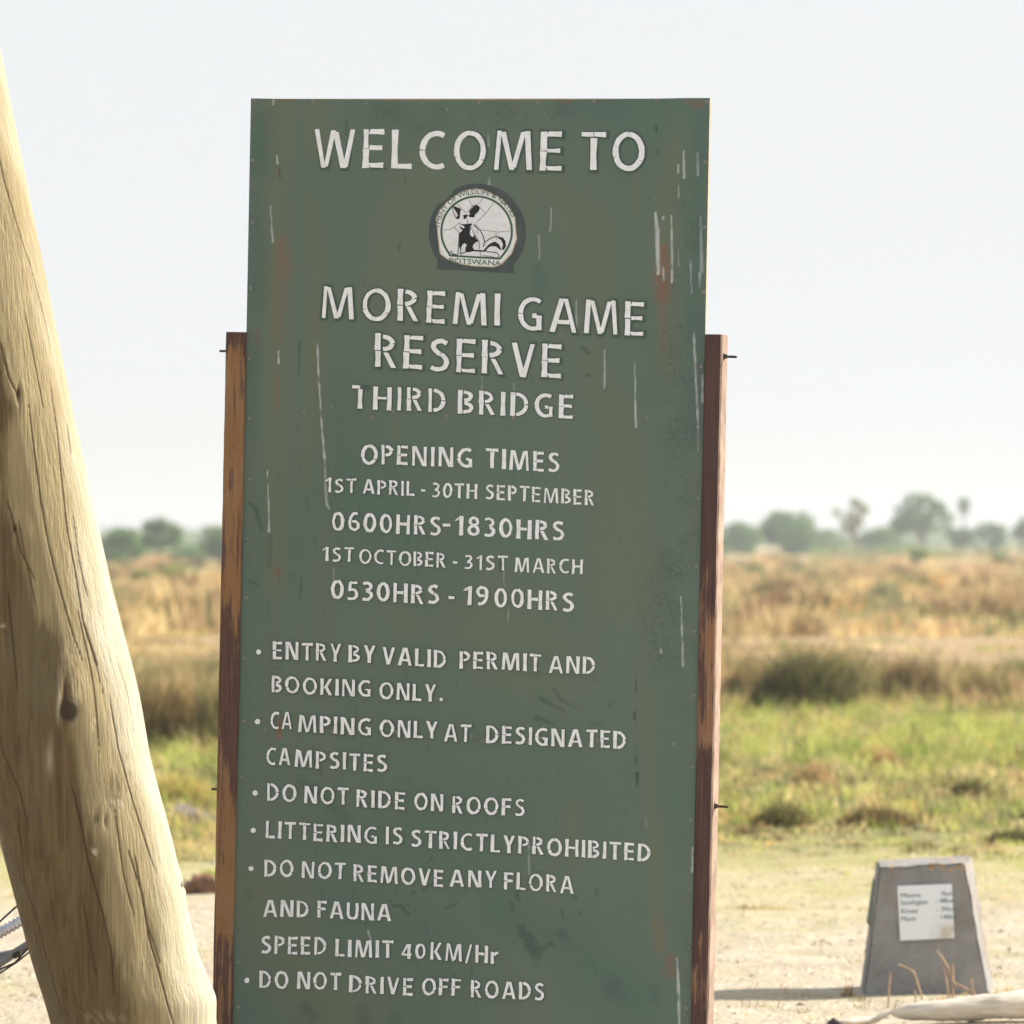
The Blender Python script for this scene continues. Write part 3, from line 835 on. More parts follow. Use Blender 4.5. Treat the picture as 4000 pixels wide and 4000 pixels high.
for (px, py) in [(1011, 2546), (1007, 2818), (998, 3098), (990, 3244), (982, 3393), (966, 3829)]:
    u, v = sp_uv(px, py)
    n = 7
    rr = [0.0074 * random.uniform(.85, 1.1) for _ in range(n)]
    P = [(u + rr[q] * math.cos(6.283 * q / n), v + rr[q] * math.sin(6.283 * q / n)) for q in range(n)]
    V = [(x, -0.0034, z) for x, z in P] + [(x, -0.0020, z) for x, z in P]
    Fc = [list(range(n))] + [[q, n + q, n + (q + 1) % n, (q + 1) % n] for q in range(n)]
    mesh_obj("bullet_point", V, Fc, vinyl, sign)

# ------------------------------------------------------------------ emblem
def E(x, y):      # coordinates measured in the enlarged emblem
    return sp_uv(1640 + x * 0.22774, 680 + y * 0.22777)
def slab(name, P, yf, th, mat, parent, ex=True):
    import mathutils
    uv = [E(*p) for p in P] if ex else P
    tri = mathutils.geometry.tessellate_polygon([[Vector((a, b, 0)) for a, b in uv]])
    n = len(uv)
    V = [(a, yf, b) for a, b in uv] + [(a, yf + th, b) for a, b in uv]
    Fc = [list(t) for t in tri] + [[q, (q + 1) % n, n + (q + 1) % n, n + q] for q in range(n)]
    return V, Fc
def slab_obj(name, polys, yf, th, mat, parent):
    V, Fc = join([slab(name, P, yf - 0.00004 * i, th, mat, parent) for i, P in enumerate(polys)])
    o = mesh_obj(name, V, Fc, mat, parent)
    bpy_me = o.data
    return o
def line_poly(P, wd):
    L, Rr = [], []
    n = len(P)
    for i, p in enumerate(P):
        a, b = P[max(i - 1, 0)], P[min(i + 1, n - 1)]
        dx, dy = b[0] - a[0], b[1] - a[1]; ln = math.hypot(dx, dy) or 1
        L.append((p[0] - dy / ln * wd / 2, p[1] + dx / ln * wd / 2)); Rr.append((p[0] + dy / ln * wd / 2, p[1] - dx / ln * wd / 2))
    return L + Rr[::-1]
black_ink = simple("black_ink", (0.012, 0.013, 0.016), None)
green_ink = simple("green_ink", (0.035, 0.10, 0.06), None)
slate = simple("dark_slate_paint", (0.050, 0.066, 0.072), (0.068, 0.086, 0.088), 20, 0.6)
white_v = simple("emblem_white_vinyl", (0.74, 0.76, 0.83), (0.64, 0.66, 0.70), 50, 0.45)
worn_edge = simple("worn_cream_edge", (0.62, 0.56, 0.48), (0.45, 0.38, 0.30), 90, 0.7)

back_P = [(985 + 830 * math.cos(R(a)), 1000 - 835 * math.sin(R(a))) for a in range(-38, 219, 6)] + [(310, 1480), (290, 1632), (1622, 1700), (1600, 1545)]
emb = slab_obj("emblem", [back_P], -0.0016, 0.0008, slate, sign)
emb["label"] = "round cracked white emblem of a seated wild dog on a dark backing"
white_P = [(275, 760), (285, 850), (300, 945), (322, 1180), (348, 1370), (420, 1425), (500, 1480), (640, 1535), (900, 1580), (1270, 1600), (1400, 1560), (1580, 1370),
           (1672, 1110), (1660, 1000), (1640, 750), (1560, 590), (1430, 440), (1330, 370), (1250, 340), (1190, 300), (1090, 262), (960, 250), (820, 270), (690, 318), (560, 400), (440, 500), (350, 610)]
slab_obj("worn_edge", [white_P], -0.0028, 0.0012, worn_edge, emb)
inner = [(980 + (p[0] - 980) * 0.972, 960 + (p[1] - 960) * 0.968) for p in white_P]
slab_obj("white_disc", [inner], -0.0034, 0.0005, white_v, emb)
ringc = [(980 + 605 * math.cos(R(a)), 985 - 600 * math.sin(R(a))) for a in range(-50, 221, 6)]
ringc = [(1385, 1450)] + [p for p in ringc if p[1] < 1400] + [(515, 1398)]
slab_obj("ring", [line_poly(ringc, 34), line_poly([(515, 1398), (940, 1425), (1385, 1452)], 30)], -0.0040, 0.0005, green_ink, emb)
dog = [
 [(575, 548), (640, 568), (715, 600), (700, 645), (690, 755), (640, 785), (628, 745), (660, 715), (640, 665), (600, 605)],
 [(985, 532), (1028, 560), (1032, 605), (1000, 655), (950, 695), (940, 745), (870, 742), (838, 722), (870, 680), (850, 655), (890, 600), (930, 555)],
 [(750, 705), (830, 690), (820, 732), (790, 768), (760, 775)],
 [(660, 848), (760, 862), (895, 848), (900, 862), (855, 940), (905, 905), (868, 965), (862, 1005), (872, 1055), (920, 1085), (945, 1040), (965, 1100), (1012, 1152), (962, 1172),
  (922, 1212), (912, 1260), (940, 1300), (930, 1322), (850, 1342), (790, 1335), (788, 1270), (812, 1212), (772, 1185), (738, 1210), (700, 1290), (680, 1240), (692, 1010), (742, 965), (700, 930), (678, 888), (752, 932), (780, 918), (750, 882)],
 [(920, 1300), (1100, 1308), (1160, 1240), (1205, 1195), (1290, 1158), (1358, 1198), (1385, 1255), (1412, 1300), (1385, 1300), (1310, 1240), (1225, 1238), (1172, 1270), (1130, 1332), (1040, 1332), (920, 1325)],
 [(1355, 1078), (1430, 1088), (1472, 1150), (1484, 1240), (1445, 1305), (1418, 1290), (1432, 1200), (1400, 1130), (1345, 1098)],
]
for P, wd in [([(925, 868), (1040, 965), (1092, 1065), (1120, 1180), (1092, 1245)], 14), ([(1118, 1172), (1220, 1100), (1300, 1075), (1372, 1076)], 13), ([(686, 1005), (672, 1200), (658, 1385)], 13),
              ([(712, 1270), (704, 1385)], 11), ([(700, 1372), (800, 1335), (900, 1315)], 14), ([(1140, 1328), (1330, 1350), (1372, 1402), (1330, 1440)], 13), ([(540, 1318), (560, 1370), (640, 1386)], 16),
              ([(575, 560), (572, 640), (632, 760)], 9), ([(905, 960), (960, 1060), (1022, 1150), (1030, 1290)], 8), ([(1085, 1402), (1200, 1410), (1320, 1440)], 9), ([(840, 650), (920, 545), (985, 532)], 8)]:
    dog.append(line_poly(P, wd))
slab_obj("dog_drawing", dog, -0.0040, 0.0005, black_ink, emb)
cr = [line_poly(P, 6) for P in [[(405, 958), (520, 952), (600, 905), (690, 830)], [(850, 450), (910, 550)], [(1080, 420), (1040, 480), (985, 530)], [(1270, 490), (1150, 660), (975, 832)], [(1050, 958), (1350, 995), (1565, 975)],
      [(600, 915), (680, 1000)], [(650, 520), (800, 665)], [(1045, 1330), (1040, 1560)], [(650, 1390), (645, 1530)], [(960, 850), (1000, 940), (980, 1030)], [(820, 770), (826, 850)], [(1030, 570), (1130, 665)], [(1310, 1010), (1320, 1120)]]]
slab_obj("crack_lines", cr, -0.0040, 0.0005, green_ink, emb)

def text_geo(body, size):
    cu = bpy.data.curves.new("t", 'FONT')
    cu.body = body; cu.size = size; cu.resolution_u = 3
    o = bpy.data.objects.new("t", cu); col.objects.link(o)
    dg = bpy.context.evaluated_depsgraph_get()
    me = o.evaluated_get(dg).to_mesh()
    V = [v.co.copy() for v in me.vertices]; Fc = [list(p.vertices) for p in me.polygons]
    o.evaluated_get(dg).to_mesh_clear()
    bpy.data.objects.remove(o); bpy.data.curves.remove(cu)
    return V, Fc
# lettering round the rim: bend the text along the ring
def rim_text(body, a0, a1, rad, size):
    V, Fc = text_geo(body, 1.0)
    x1 = max(v.x for v in V)
    out = []
    for v in V:
        a = R(a0 + (a1 - a0) * v.x / x1)
        r = rad + v.y * size
        u, z = E(980 + r * math.cos(a), 985 - r * math.sin(a))
        out.append((u, -0.0042, z))
    return out, Fc
geos = [rim_text("TMENT OF WILDLIFE & NATIO", 176, 22, 640, 118)]
V, Fc = text_geo("BOTSWANA", 1.0)
x1 = max(v.x for v in V)
geos.append(([(lambda q: (q[0], -0.0042, q[1]))(E(500 + v.x / x1 * 900, 1525 + v.x / x1 * 50 - v.y * 128)) for v in V], Fc))
V, Fc = join(geos)
mesh_obj("rim_lettering", V, Fc, green_ink, emb)

# ------------------------------------------------------------------ leaning wooden pole
YP = 12.3
ctrl = np.array([(-2100, -800, 255), (-300, -395, 275), (200, -285, 288), (925, -155, 301), (1600, -29, 312), (2152, 82, 322), (2600, 178, 331), (2969, 252, 334), (3285, 336, 337),
                 (3527, 394, 329), (3689, 434, 327), (3817, 476, 332), (3900, 508, 336), (4000, 522, 322), (4300, 600, 335), (5100, 800, 350)], float)
NT_, NR = 820, 380
pyv = np.concatenate([np.linspace(-2050, -100, 70), np.linspace(-90, 4060, NT_ - 130), np.linspace(4075, 5050, 60)])
ker = np.hanning(15); ker /= ker.sum()
def sm(v): return np.convolve(np.pad(v, 7, mode='edge'), ker, 'valid')
cx = sm(np.interp(pyv, ctrl[:, 0], ctrl[:, 1])); hw = sm(np.interp(pyv, ctrl[:, 0], ctrl[:, 2]))
th = np.concatenate([np.linspace(-.1, np.pi + .1, 310, endpoint=False), np.linspace(np.pi + .1, 2 * np.pi - .1, 70, endpoint=False)])
T, P_ = np.meshgrid(th, pyv)
HWm = np.repeat(hw[:, None], NR, 1); CXm = np.repeat(cx[:, None], NR, 1)
PXp = CXm + HWm * np.cos(T)               # where each vertex falls in the photograph (front half: sin > 0)
fr = np.sin(T) > -0.15
def along(pts, wd, back=False):
    """crack following pixel points on the visible side"""
    pts = np.array(pts, float)
    x = np.interp(P_, pts[:, 1], pts[:, 0], left=1e5, right=1e5)
    dist = np.abs(PXp - x) / np.maximum(0.25, np.abs(np.sin(T)))
    t = (P_ - pts[0, 1]) / (pts[-1, 1] - pts[0, 1])
    tp = np.clip(np.minimum(t, 1 - t) * 8, 0, 1)
    return np.where(fr, np.clip(1.3 - dist / (wd * (0.4 + 0.6 * tp)), 0, 1), 0) * (tp > 0)
def blob(x, y, rx, ry):
    return np.where(fr, np.exp(-(((PXp - x) / rx) ** 2 + ((P_ - y) / ry) ** 2)), 0)
grainlen = smooth_noise(T * 9, P_ * 0.004, 31)
disp = 3.0 * smooth_noise(T * 1.3, P_ * 0.0035, 32) + 2.0 * smooth_noise(T * 6, P_ * 0.002, 33) + 1.0 * smooth_noise(T * 16, P_ * 0.003, 34)
crack = np.zeros_like(T)
for pts, wd in [
    ([(0, 560), (40, 740), (95, 935), (130, 1040), (165, 1170), (190, 1270), (215, 1400)], 4.0), ([(210, 1500), (240, 1690), (262, 1900), (285, 2080), (315, 2230), (345, 2420), (385, 2560), (420, 2700)], 4.5),
    ([(135, 1590), (160, 1780), (185, 1960), (210, 2100), (240, 2230), (268, 2330), (310, 2480), (345, 2580)], 4.5), ([(345, 2420), (372, 2510), (400, 2600)], 8),
    ([(440, 2700), (480, 2920), (540, 3130), (610, 3360), (625, 3400)], 5), ([(520, 3300), (575, 3480), (600, 3640), (640, 3780), (700, 3990)], 5.5), ([(0, 2730), (35, 2920), (105, 3080), (140, 3240)], 6),
    ([(95, 3130), (115, 3420), (180, 3640), (230, 3830), (300, 4050)], 5), ([(300, 3020), (340, 3180), (370, 3340), (430, 3560), (460, 3700), (470, 3850)], 6), ([(470, 3150), (505, 3400), (545, 3560)], 4),
    ([(545, 3320), (590, 3580), (640, 3740)], 4), ([(720, 3480), (735, 3620), (770, 3800)], 3), ([(60, 1960), (85, 2050), (110, 2150), (165, 2260)], 6), ([(60, 2300), (80, 2500), (100, 2700)], 5),
    ([(30, 1350), (60, 1480), (95, 1560)], 7), ([(115, 1220), (150, 1400), (190, 1600)], 3.5), ([(460, 2560), (500, 2700), (530, 2860)], 3), ([(270, 1650), (290, 1780)], 6), ([(300, 2000), (330, 2200), (360, 2330)], 3)]:
    crack = np.maximum(crack, along(pts, wd * .62))
rb = np.random.default_rng(5)
for _ in range(26):      # drying cracks on the far side and fine ones all round
    a0 = rb.uniform(0, 2 * np.pi); y0 = rb.uniform(-1900, 4200); L = rb.uniform(300, 900)
    if np.sin(a0) > 0.1 and 0 < y0 < 4000 and rb.uniform() < .5: continue
    ang = a0 + (P_ - y0) / 6000 + 0.03 * np.sin(P_ / 160 + a0)
    d = np.abs((T - ang + np.pi) % (2 * np.pi) - np.pi) * HWm
    t = (P_ - y0) / L
    crack = np.maximum(crack, np.where((t > 0) & (t < 1), np.clip(1.2 - d / (3.5 * np.clip(np.minimum(t, 1 - t) * 6, .1, 1)), 0, 1) * .8, 0))
knot = np.clip(1.3 * blob(292, 2765, 30, 31) + .62 * blob(278, 2695, 12, 55) + .35 * blob(300, 2790, 40, 60) + .95 * blob(712, 3455, 9, 14) + .8 * blob(97, 1545, 9, 34) + .75 * blob(88, 2065, 12, 26) + .5 * blob(395, 3180, 5, 26)
               + .6 * blob(407, 3180, 7, 30) + .5 * blob(435, 3190, 7, 22) + .5 * blob(20, 1440, 14, 30), 0, 1)
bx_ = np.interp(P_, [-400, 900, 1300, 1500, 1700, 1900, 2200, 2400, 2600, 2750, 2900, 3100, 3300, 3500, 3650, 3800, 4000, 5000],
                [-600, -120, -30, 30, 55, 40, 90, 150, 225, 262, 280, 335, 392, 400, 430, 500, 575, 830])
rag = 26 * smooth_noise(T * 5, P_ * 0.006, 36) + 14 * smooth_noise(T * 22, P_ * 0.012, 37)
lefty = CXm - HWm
brown = np.clip(.5 + (bx_ + rag - PXp) / 170, 0, 1) * np.clip(.5 + (PXp - lefty) / 220, 0, 1) * (P_ > -1500)  # brown staining plus painted shade, left of where the sunlight ends
fine_p = smooth_noise(T * 30, P_ * 0.05, 38)
stain_shade = np.clip(1.0 * brown * np.where(fr, 1, .5) + .5 * blob(60, 1600, 90, 70) + .7 * blob(230, 2560, 90, 200) + .6 * blob(180, 2900, 130, 260) + .5 * blob(200, 3350, 140, 300) + .45 * blob(330, 3700, 160, 300) + .35 * blob(90, 2350, 70, 180)
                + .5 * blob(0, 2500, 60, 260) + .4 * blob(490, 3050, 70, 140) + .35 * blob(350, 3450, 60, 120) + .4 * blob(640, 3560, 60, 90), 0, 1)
pale = np.clip(.7 * blob(256, 2745, 7, 55) + .6 * blob(318, 2750, 9, 40) + .9 * blob(388, 2815, 9, 22) * (fine_p > 0) + .9 * blob(395, 3310, 13, 17) * (fine_p > -.1) + .5 * blob(222, 2950, 12, 60) + .6 * blob(40, 2440, 12, 7) + .35 * blob(480, 3120, 40, 30) * (fine_p > 0) + .2 * blob(430, 3950, 120, 22) * (fine_p > 0), 0, 1)
disp += 30 * blob(270, 2720, 90, 130) + 10 * blob(240, 2700, 30, 80) + 11 * blob(735, 3450, 50, 60) + 3 * blob(850, 3870, 90, 70) + 9 * blob(90, 1570, 50, 80) + 10 * blob(90, 2080, 50, 80) + 9 * blob(400, 3200, 60, 80) + 12 * blob(640, 3520, 60, 120) \
        + 10 * blob(560, 2700, 100, 200)
disp += -16 * knot - 6 * crack + 14 * blob(650, 3640, 70, 120) - 10 * blob(600, 3620, 40, 160)
knot = np.clip((knot - .3) * 2.4, 0, 1)
RX = (HWm + disp) * YP / F
px_x = (CXm - 2000) / F * YP + RX * np.cos(T)
px_y = YP - 0.97 * RX * np.sin(T)
px_z = CAMZ + (HZ - P_) / F * YP
n_r = len(pyv)
PVt = np.stack([px_x, px_y, px_z], -1).reshape(-1, 3)
base_p = np.array([(np.interp(4970, pyv, cx) - 2000) / F * YP, YP, 0.0])
idx = np.arange(n_r * NR).reshape(n_r, NR)
nxt = np.roll(idx, -1, 1)
pf = np.stack([idx[:-1], idx[1:], nxt[1:], nxt[:-1]], -1).reshape(-1, 4)
captop = idx[0][None, :]
pole_m = NT("weathered_peeled_wood")
oc = pole_m.coord()
_, c_, k_, s_ = pole_m.attr("mark")
_, p_, bl_, _ = pole_m.attr("pale")
gl = pole_m.noise(1.0, 6, 0.65, pole_m.coord((26, 26, 1.6)), 0.3)
gf_ = pole_m.noise(1.0, 4, 0.6, pole_m.coord((150, 150, 3.0)))
gb = pole_m.noise(3.2, 5, 0.6, pole_m.coord((1.6, 1.6, 0.6)))
c = pole_m.mix(pole_m.ramp(gl, [(0.3, 0.0), (0.72, 1.0)]), (0.37, 0.305, 0.17), (0.25, 0.19, 0.092))
c = pole_m.mix(pole_m.math('MULTIPLY', pole_m.ramp(gf_, [(0.42, 0.0), (0.66, 1.0)]), 0.7), c, (0.23, 0.185, 0.11))
c = pole_m.mix(pole_m.ramp(gb, [(0.5, 0.0), (0.75, 0.6)]), c, (0.30, 0.245, 0.135))
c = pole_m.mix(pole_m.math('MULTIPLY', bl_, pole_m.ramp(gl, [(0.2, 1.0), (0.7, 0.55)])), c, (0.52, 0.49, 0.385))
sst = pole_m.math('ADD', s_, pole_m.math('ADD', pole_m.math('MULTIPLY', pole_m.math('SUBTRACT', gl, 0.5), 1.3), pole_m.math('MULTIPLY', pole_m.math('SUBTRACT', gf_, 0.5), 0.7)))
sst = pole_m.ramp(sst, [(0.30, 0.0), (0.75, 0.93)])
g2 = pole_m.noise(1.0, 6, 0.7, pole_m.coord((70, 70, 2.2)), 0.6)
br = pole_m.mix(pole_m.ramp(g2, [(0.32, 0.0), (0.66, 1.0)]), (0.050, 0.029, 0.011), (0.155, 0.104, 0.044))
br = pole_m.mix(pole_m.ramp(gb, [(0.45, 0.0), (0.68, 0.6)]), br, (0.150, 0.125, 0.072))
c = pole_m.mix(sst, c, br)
c = pole_m.mix(pole_m.math('MULTIPLY', p_, 0.9), c, (0.52, 0.46, 0.37))
c = pole_m.mix(pole_m.math('MULTIPLY', c_, 0.9), c, (0.075, 0.04, 0.024))
c = pole_m.mix(pole_m.math('MULTIPLY', k_, 0.92), c, (0.045, 0.03, 0.02))
pole_m.base(c).rough(0.75).spec(0.2)
pole_m.bump(pole_m.math('ADD', gl, pole_m.math('MULTIPLY', gf_, 0.9)), 0.6, 0.012)
mark = np.stack([crack, knot, stain_shade, np.ones_like(crack)], -1).reshape(-1, 4)
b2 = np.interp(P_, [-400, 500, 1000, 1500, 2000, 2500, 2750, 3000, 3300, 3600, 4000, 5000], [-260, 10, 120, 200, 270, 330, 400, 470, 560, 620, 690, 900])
bleach_lit = np.clip((PXp - b2 + 1.6 * rag) / 110, 0, 1) * np.where(fr, 1, .6)  # bleached wood with sunlight painted into the colour of the right side
pal = np.stack([pale, bleach_lit, pale, np.ones_like(pale)], -1).reshape(-1, 4)
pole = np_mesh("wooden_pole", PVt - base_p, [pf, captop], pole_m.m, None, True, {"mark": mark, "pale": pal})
pole.location = base_p
tag(pole, "thick pale peeled tree trunk pole leaning left in the foreground", "pole")

# ------------------------------------------------------------------ metal rods behind the pole
chrome = simple("scratched_chrome", (0.55, 0.56, 0.60), (0.38, 0.38, 0.42), 40, 0.22, 1.0)
greymetal = simple("grey_painted_metal", (0.20, 0.195, 0.20), (0.13, 0.125, 0.12), 30, 0.45, 0.3)
rubber = simple("black_rubber", (0.02, 0.02, 0.018), None, rough=0.5)
YM = 14.6
bo = at(20, 4360, YM); bo.z = 0
rig = empty("metal_frame", bo, "metal frame with ribbed chrome tube and black cables behind the leaning pole", "metal frame")
def rel(px, py, dy=0.0): return at(px, py, YM) + Vector((0, dy, 0)) - bo
path, rad = [], []
A, B = rel(-260, 3790), rel(150, 3560)
for i in range(181):
    path.append(A.lerp(B, i / 180)); rad.append(0.0155 + 0.0020 * math.sin(i * 0.9))
V, Fc = tube_geo(path, rad, 18); mesh_obj("ribbed_tube", V, Fc, chrome, rig, True)
V, Fc = tube_geo([rel(-260, 3925), rel(0, 3760), rel(180, 3645)], [0.017, 0.015, 0.012], 6); mesh_obj("bar", V, Fc, greymetal, rig)
V, Fc = tube_geo([rel(-200, 3880, .02), rel(0, 3740, .02), rel(60, 3722, .02)], [0.02, 0.016, 0.010], 8); mesh_obj("bar", V, Fc, greymetal, rig)
V, Fc = tube_geo([rel(-200, 3700, -.02), rel(0, 3600, -.02), rel(60, 3545, -.02), rel(150, 3480, -.02)], 0.003, 8); mesh_obj("cable", V, Fc, rubber, rig, True)
V, Fc = tube_geo([rel(-200, 3880, -.02), rel(0, 3785, -.02), rel(60, 3760, -.02), rel(95, 3720, -.02), rel(180, 3640, -.02)], 0.003, 8); mesh_obj("cable", V, Fc, rubber, rig, True)
V, Fc = tube_geo([rel(-200, 3900, -.03), rel(0, 3800, -.03), rel(70, 3755, -.03), rel(180, 3665, -.03)], 0.0026, 8); mesh_obj("cable", V, Fc, rubber, rig, True)
V, Fc = tube_geo([rel(52, 3735, -.02), rel(58, 3733, -.02), rel(76, 3722, -.02), rel(80, 3720, -.02)], [0.003, 0.0085, 0.0085, 0.003], 12); mesh_obj("clamp_knob", V, Fc, rubber, rig, True)
V, Fc = tube_geo([rel(-260, 3790), rel(-290, 4600)], 0.02, 12); mesh_obj("upright", V, Fc, greymetal, rig)
V, Fc = tube_geo([rel(-256, 3925), rel(-286, 4300, .03)], 0.015, 10); mesh_obj("upright", V, Fc, greymetal, rig)

# ------------------------------------------------------------------ concrete distance marker
YK = gy(3888)
kb = at(3622, 3888, YK); kb.z = 0
conc = NT("rough_concrete")
oc = conc.coord()
a1 = conc.noise(6, 6, 0.65, oc); a2 = conc.noise(45, 5, 0.7, oc); a3 = conc.noise(2.5, 4, 0.5, oc)
c = conc.mix(conc.ramp(a1, [(0.35, 0.0), (0.65, 1.0)]), (0.25, 0.243, 0.24), (0.35, 0.34, 0.33))
c = conc.mix(conc.ramp(a3, [(0.52, 0.0), (0.62, 0.7)]), c, (0.27, 0.22, 0.17))
c = conc.mix(conc.ramp(a2, [(0.62, 0.0), (0.75, 0.6)]), c, (0.36, 0.33, 0.30))
tcz = conc.n("ShaderNodeTexCoord"); sz_ = conc.n("ShaderNodeSeparateXYZ"); conc.l(tcz.outputs["Object"], sz_.inputs[0])
lich = conc.math('MULTIPLY', conc.ramp(sz_.outputs[2], [(0.435, 0.0), (0.452, 1.0)]), conc.ramp(conc.noise(30, 3, 0.5, oc), [(0.56, 0.0), (0.64, 0.6)]))
c = conc.mix(lich, c, (0.50, 0.27, 0.07))
conc.base(c).rough(0.92).spec(0.15); conc.bump(conc.math('ADD', a2, a1), 0.9, 0.012)
marker = empty("distance_marker", kb, "grey concrete distance marker with a white plate, tapering block standing on the sand", "marker")
s = YK / F
def mk(px, py): return (px - 3622) * s, (3888 - py) * s
import bmesh
bm = bmesh.new()
bl, br, tl, tr = mk(3362, 3895)[0], mk(3880, 3885)[0], mk(3436, 3395)[0], mk(3772, 3375)[0]
zt_l, zt_r = mk(0, 3393)[1], mk(0, 3373)[1]
dep_b, dep_t = 0.46, 0.30
off = (dep_b - dep_t) / 2
cs = [(bl, 0.0, -.1), (br, 0.0, -.1), (br + .062, dep_b, -.1), (bl + .02, dep_b, -.1), (tl, off * .55, zt_l), (tr, off * .55, zt_r), (tr + .052, off + dep_t, zt_r + .005), (tl + .015, off + dep_t, zt_l + .005)]
vs = [bm.verts.new(q) for q in cs]
for q in [(0, 1, 5, 4), (1, 2, 6, 5), (2, 3, 7, 6), (3, 0, 4, 7), (4, 5, 6, 7), (3, 2, 1, 0)]:
    bm.faces.new([vs[i] for i in q])
bmesh.ops.bevel(bm, geom=list(bm.edges), offset=0.008, segments=2, affect='EDGES')
bmesh.ops.subdivide_edges(bm, edges=list(bm.edges), cuts=14, use_grid_fill=True)
for v in bm.verts:
    p_ = v.co; n_ = math.sin(p_.x * 37 + p_.z * 23) * math.sin(p_.y * 41 + p_.z * 31 + 1) + .6 * math.sin(p_.x * 90 + p_.y * 70 + p_.z * 83)
    v.co += Vector((random.gauss(0, .0011) + .0022 * n_, random.gauss(0, .0011) + .0018 * n_, random.gauss(0, .0011) + .002 * n_))
me = bpy.data.meshes.new("block"); bm.to_mesh(me); bm.free(); me.materials.append(conc.m)
block = bpy.data.objects.new("block", me); block.parent = marker; col.objects.link(block)

# front plate, lying on the sloping face
def on_face(px, py, lift):
    x, z = mk(px, py)
    t = z / zt_l
    return (x, off * .55 * max(0, t) - lift + 0.0, z)
plate_m = NT("enamelled_white_plate")
ps = plate_m.noise(10, 4, 0.6, plate_m.coord())
pmk = plate_m.n("ShaderNodeTexCoord"); spx = plate_m.n("ShaderNodeSeparateXYZ"); plate_m.l(pmk.outputs["Object"], spx.inputs[0])
mx = plate_m.n("ShaderNodeMapRange"); mx.inputs[1].default_value = 0.0; mx.inputs[2].default_value = 0.03; plate_m.l(spx.outputs[0], mx.inputs[0])
mz = plate_m.n("ShaderNodeMapRange"); mz.inputs[1].default_value = 0.27; mz.inputs[2].default_value = 0.24; plate_m.l(spx.outputs[2], mz.inputs[0])
plate_m.base(plate_m.mix(plate_m.math('MULTIPLY', plate_m.math('MULTIPLY', mx.outputs[0], mz.outputs[0]), plate_m.ramp(ps, [(0.4, 0.0), (0.6, 0.8)])), (0.78, 0.80, 0.84), (0.50, 0.44, 0.33))).rough(0.4)
q4 = [(3508, 3463), (3721, 3455), (3730, 3665), (3517, 3675)]
V = [on_face(x, y, 0.010) for x, y in q4] + [on_face(x, y, 0.001) for x, y in q4]
Fc = [[3, 2, 1, 0]] + [[q, (q + 1) % 4, 4 + (q + 1) % 4, 4 + q] for q in range(4)]
plate = mesh_obj("plate", V, Fc, plate_m.m, marker)
geos = []
for body, px, py, size in [("Mboma", 3518, 3509, 24), ("7km", 3676, 3502, 24), ("Southgate", 3518, 3537, 24), ("- 48km", 3655, 3530, 24), ("Khwai", 3520, 3570, 24), ("- 39km", 3660, 3563, 24), ("Maun", 3520, 3600, 24), ("- 140km", 3655, 3594, 24)]:
    V, Fc = text_geo(body, size * 1.12)
    geos.append(([on_face(px + v.x, py - v.y - 0.04 * v.x, 0.0115) for v in V], Fc))
V, Fc = join(geos)
mesh_obj("plate_lettering", V, Fc, simple("grey_green_lettering", (0.10, 0.16, 0.16), None), plate)
# green plate on the left face, seen edge-on
V, Fc = box_geo(-0.004, 0.004, 0.06, 0.28, 0.0, 0.16, 0.001)
sp_ = mesh_obj("side_plate", V, Fc, simple("dark_green_plate", (0.03, 0.08, 0.05), (0.05, 0.06, 0.04), 20, 0.6), marker)
sp_.location = (mk(3402, 0)[0] + .010, 0.05, mk(0, 3630)[1]); sp_.rotation_euler = (0, R(8.4), 0)

# ------------------------------------------------------------------ logs, sticks, stones
logm = NT("bleached_log")
gl = logm.noise(1.0, 6, 0.7, logm.coord((6, 60, 60)))
logm.base(logm.mix(logm.ramp(gl, [(0.35, 0.0), (0.7, 1.0)]), (0.72, 0.66, 0.57), (0.50, 0.43, 0.34))).rough(0.85); logm.bump(gl, 0.6, 0.01)
def rough_tube(name, pts, rad, mat, label, cat, n=14, sub=8, group=None, amp=0.12):
    P = smooth_path([tuple(p) for p in pts], sub)
    rr = np.interp(np.linspace(0, 1, len(P)), np.linspace(0, 1, len(rad)), rad)
    V, Fc = tube_geo(P, [float(r) for r in rr], n)
    o0 = Vector(P[0]); o0.z = 0
    ph = random.uniform(0, 9)
    V2 = []
    for i, v in enumerate(V):
        ring_, q = divmod(i, n)
        cpt = Vector(P[min(ring_, len(P) - 1)])
        V2.append(cpt + (v - cpt) * (1 + amp * math.sin(q * 1.9 + ring_ * .33 + ph) * math.sin(ring_ * .8 + q + ph)) - o0)
    o = mesh_obj(name, V2, Fc, mat, None, True)
    o.location = o0
    return tag(o, label, cat, group)
YL = gy(3995)
rough_tube("log", [at(3478, 3956, YL), at(3530, 3955, YL), at(3660, 3948, YL), at(3850, 3935, YL + .02), at(4000, 3922, YL + .05), at(4500, 3900, YL + .2)], [.004, .024, .036, .042, .048, .06], logm.m,
           "bleached pale log lying on the sand in front of the concrete marker", "log", 16)
rough_tube("branch", [at(3215, 4003, YL - .05), at(3300, 3992, YL - .05), at(3400, 3985, YL), at(3455, 3965, YL), at(3482, 3951, YL)], [.006, .012, .012, .010, .003], logm.m,
           "short pale branch lying left of the bleached log", "branch", 10)
st = simple("charred_stone", (0.035, 0.03, 0.03), (0.06, 0.05, 0.045), 20, 0.9)
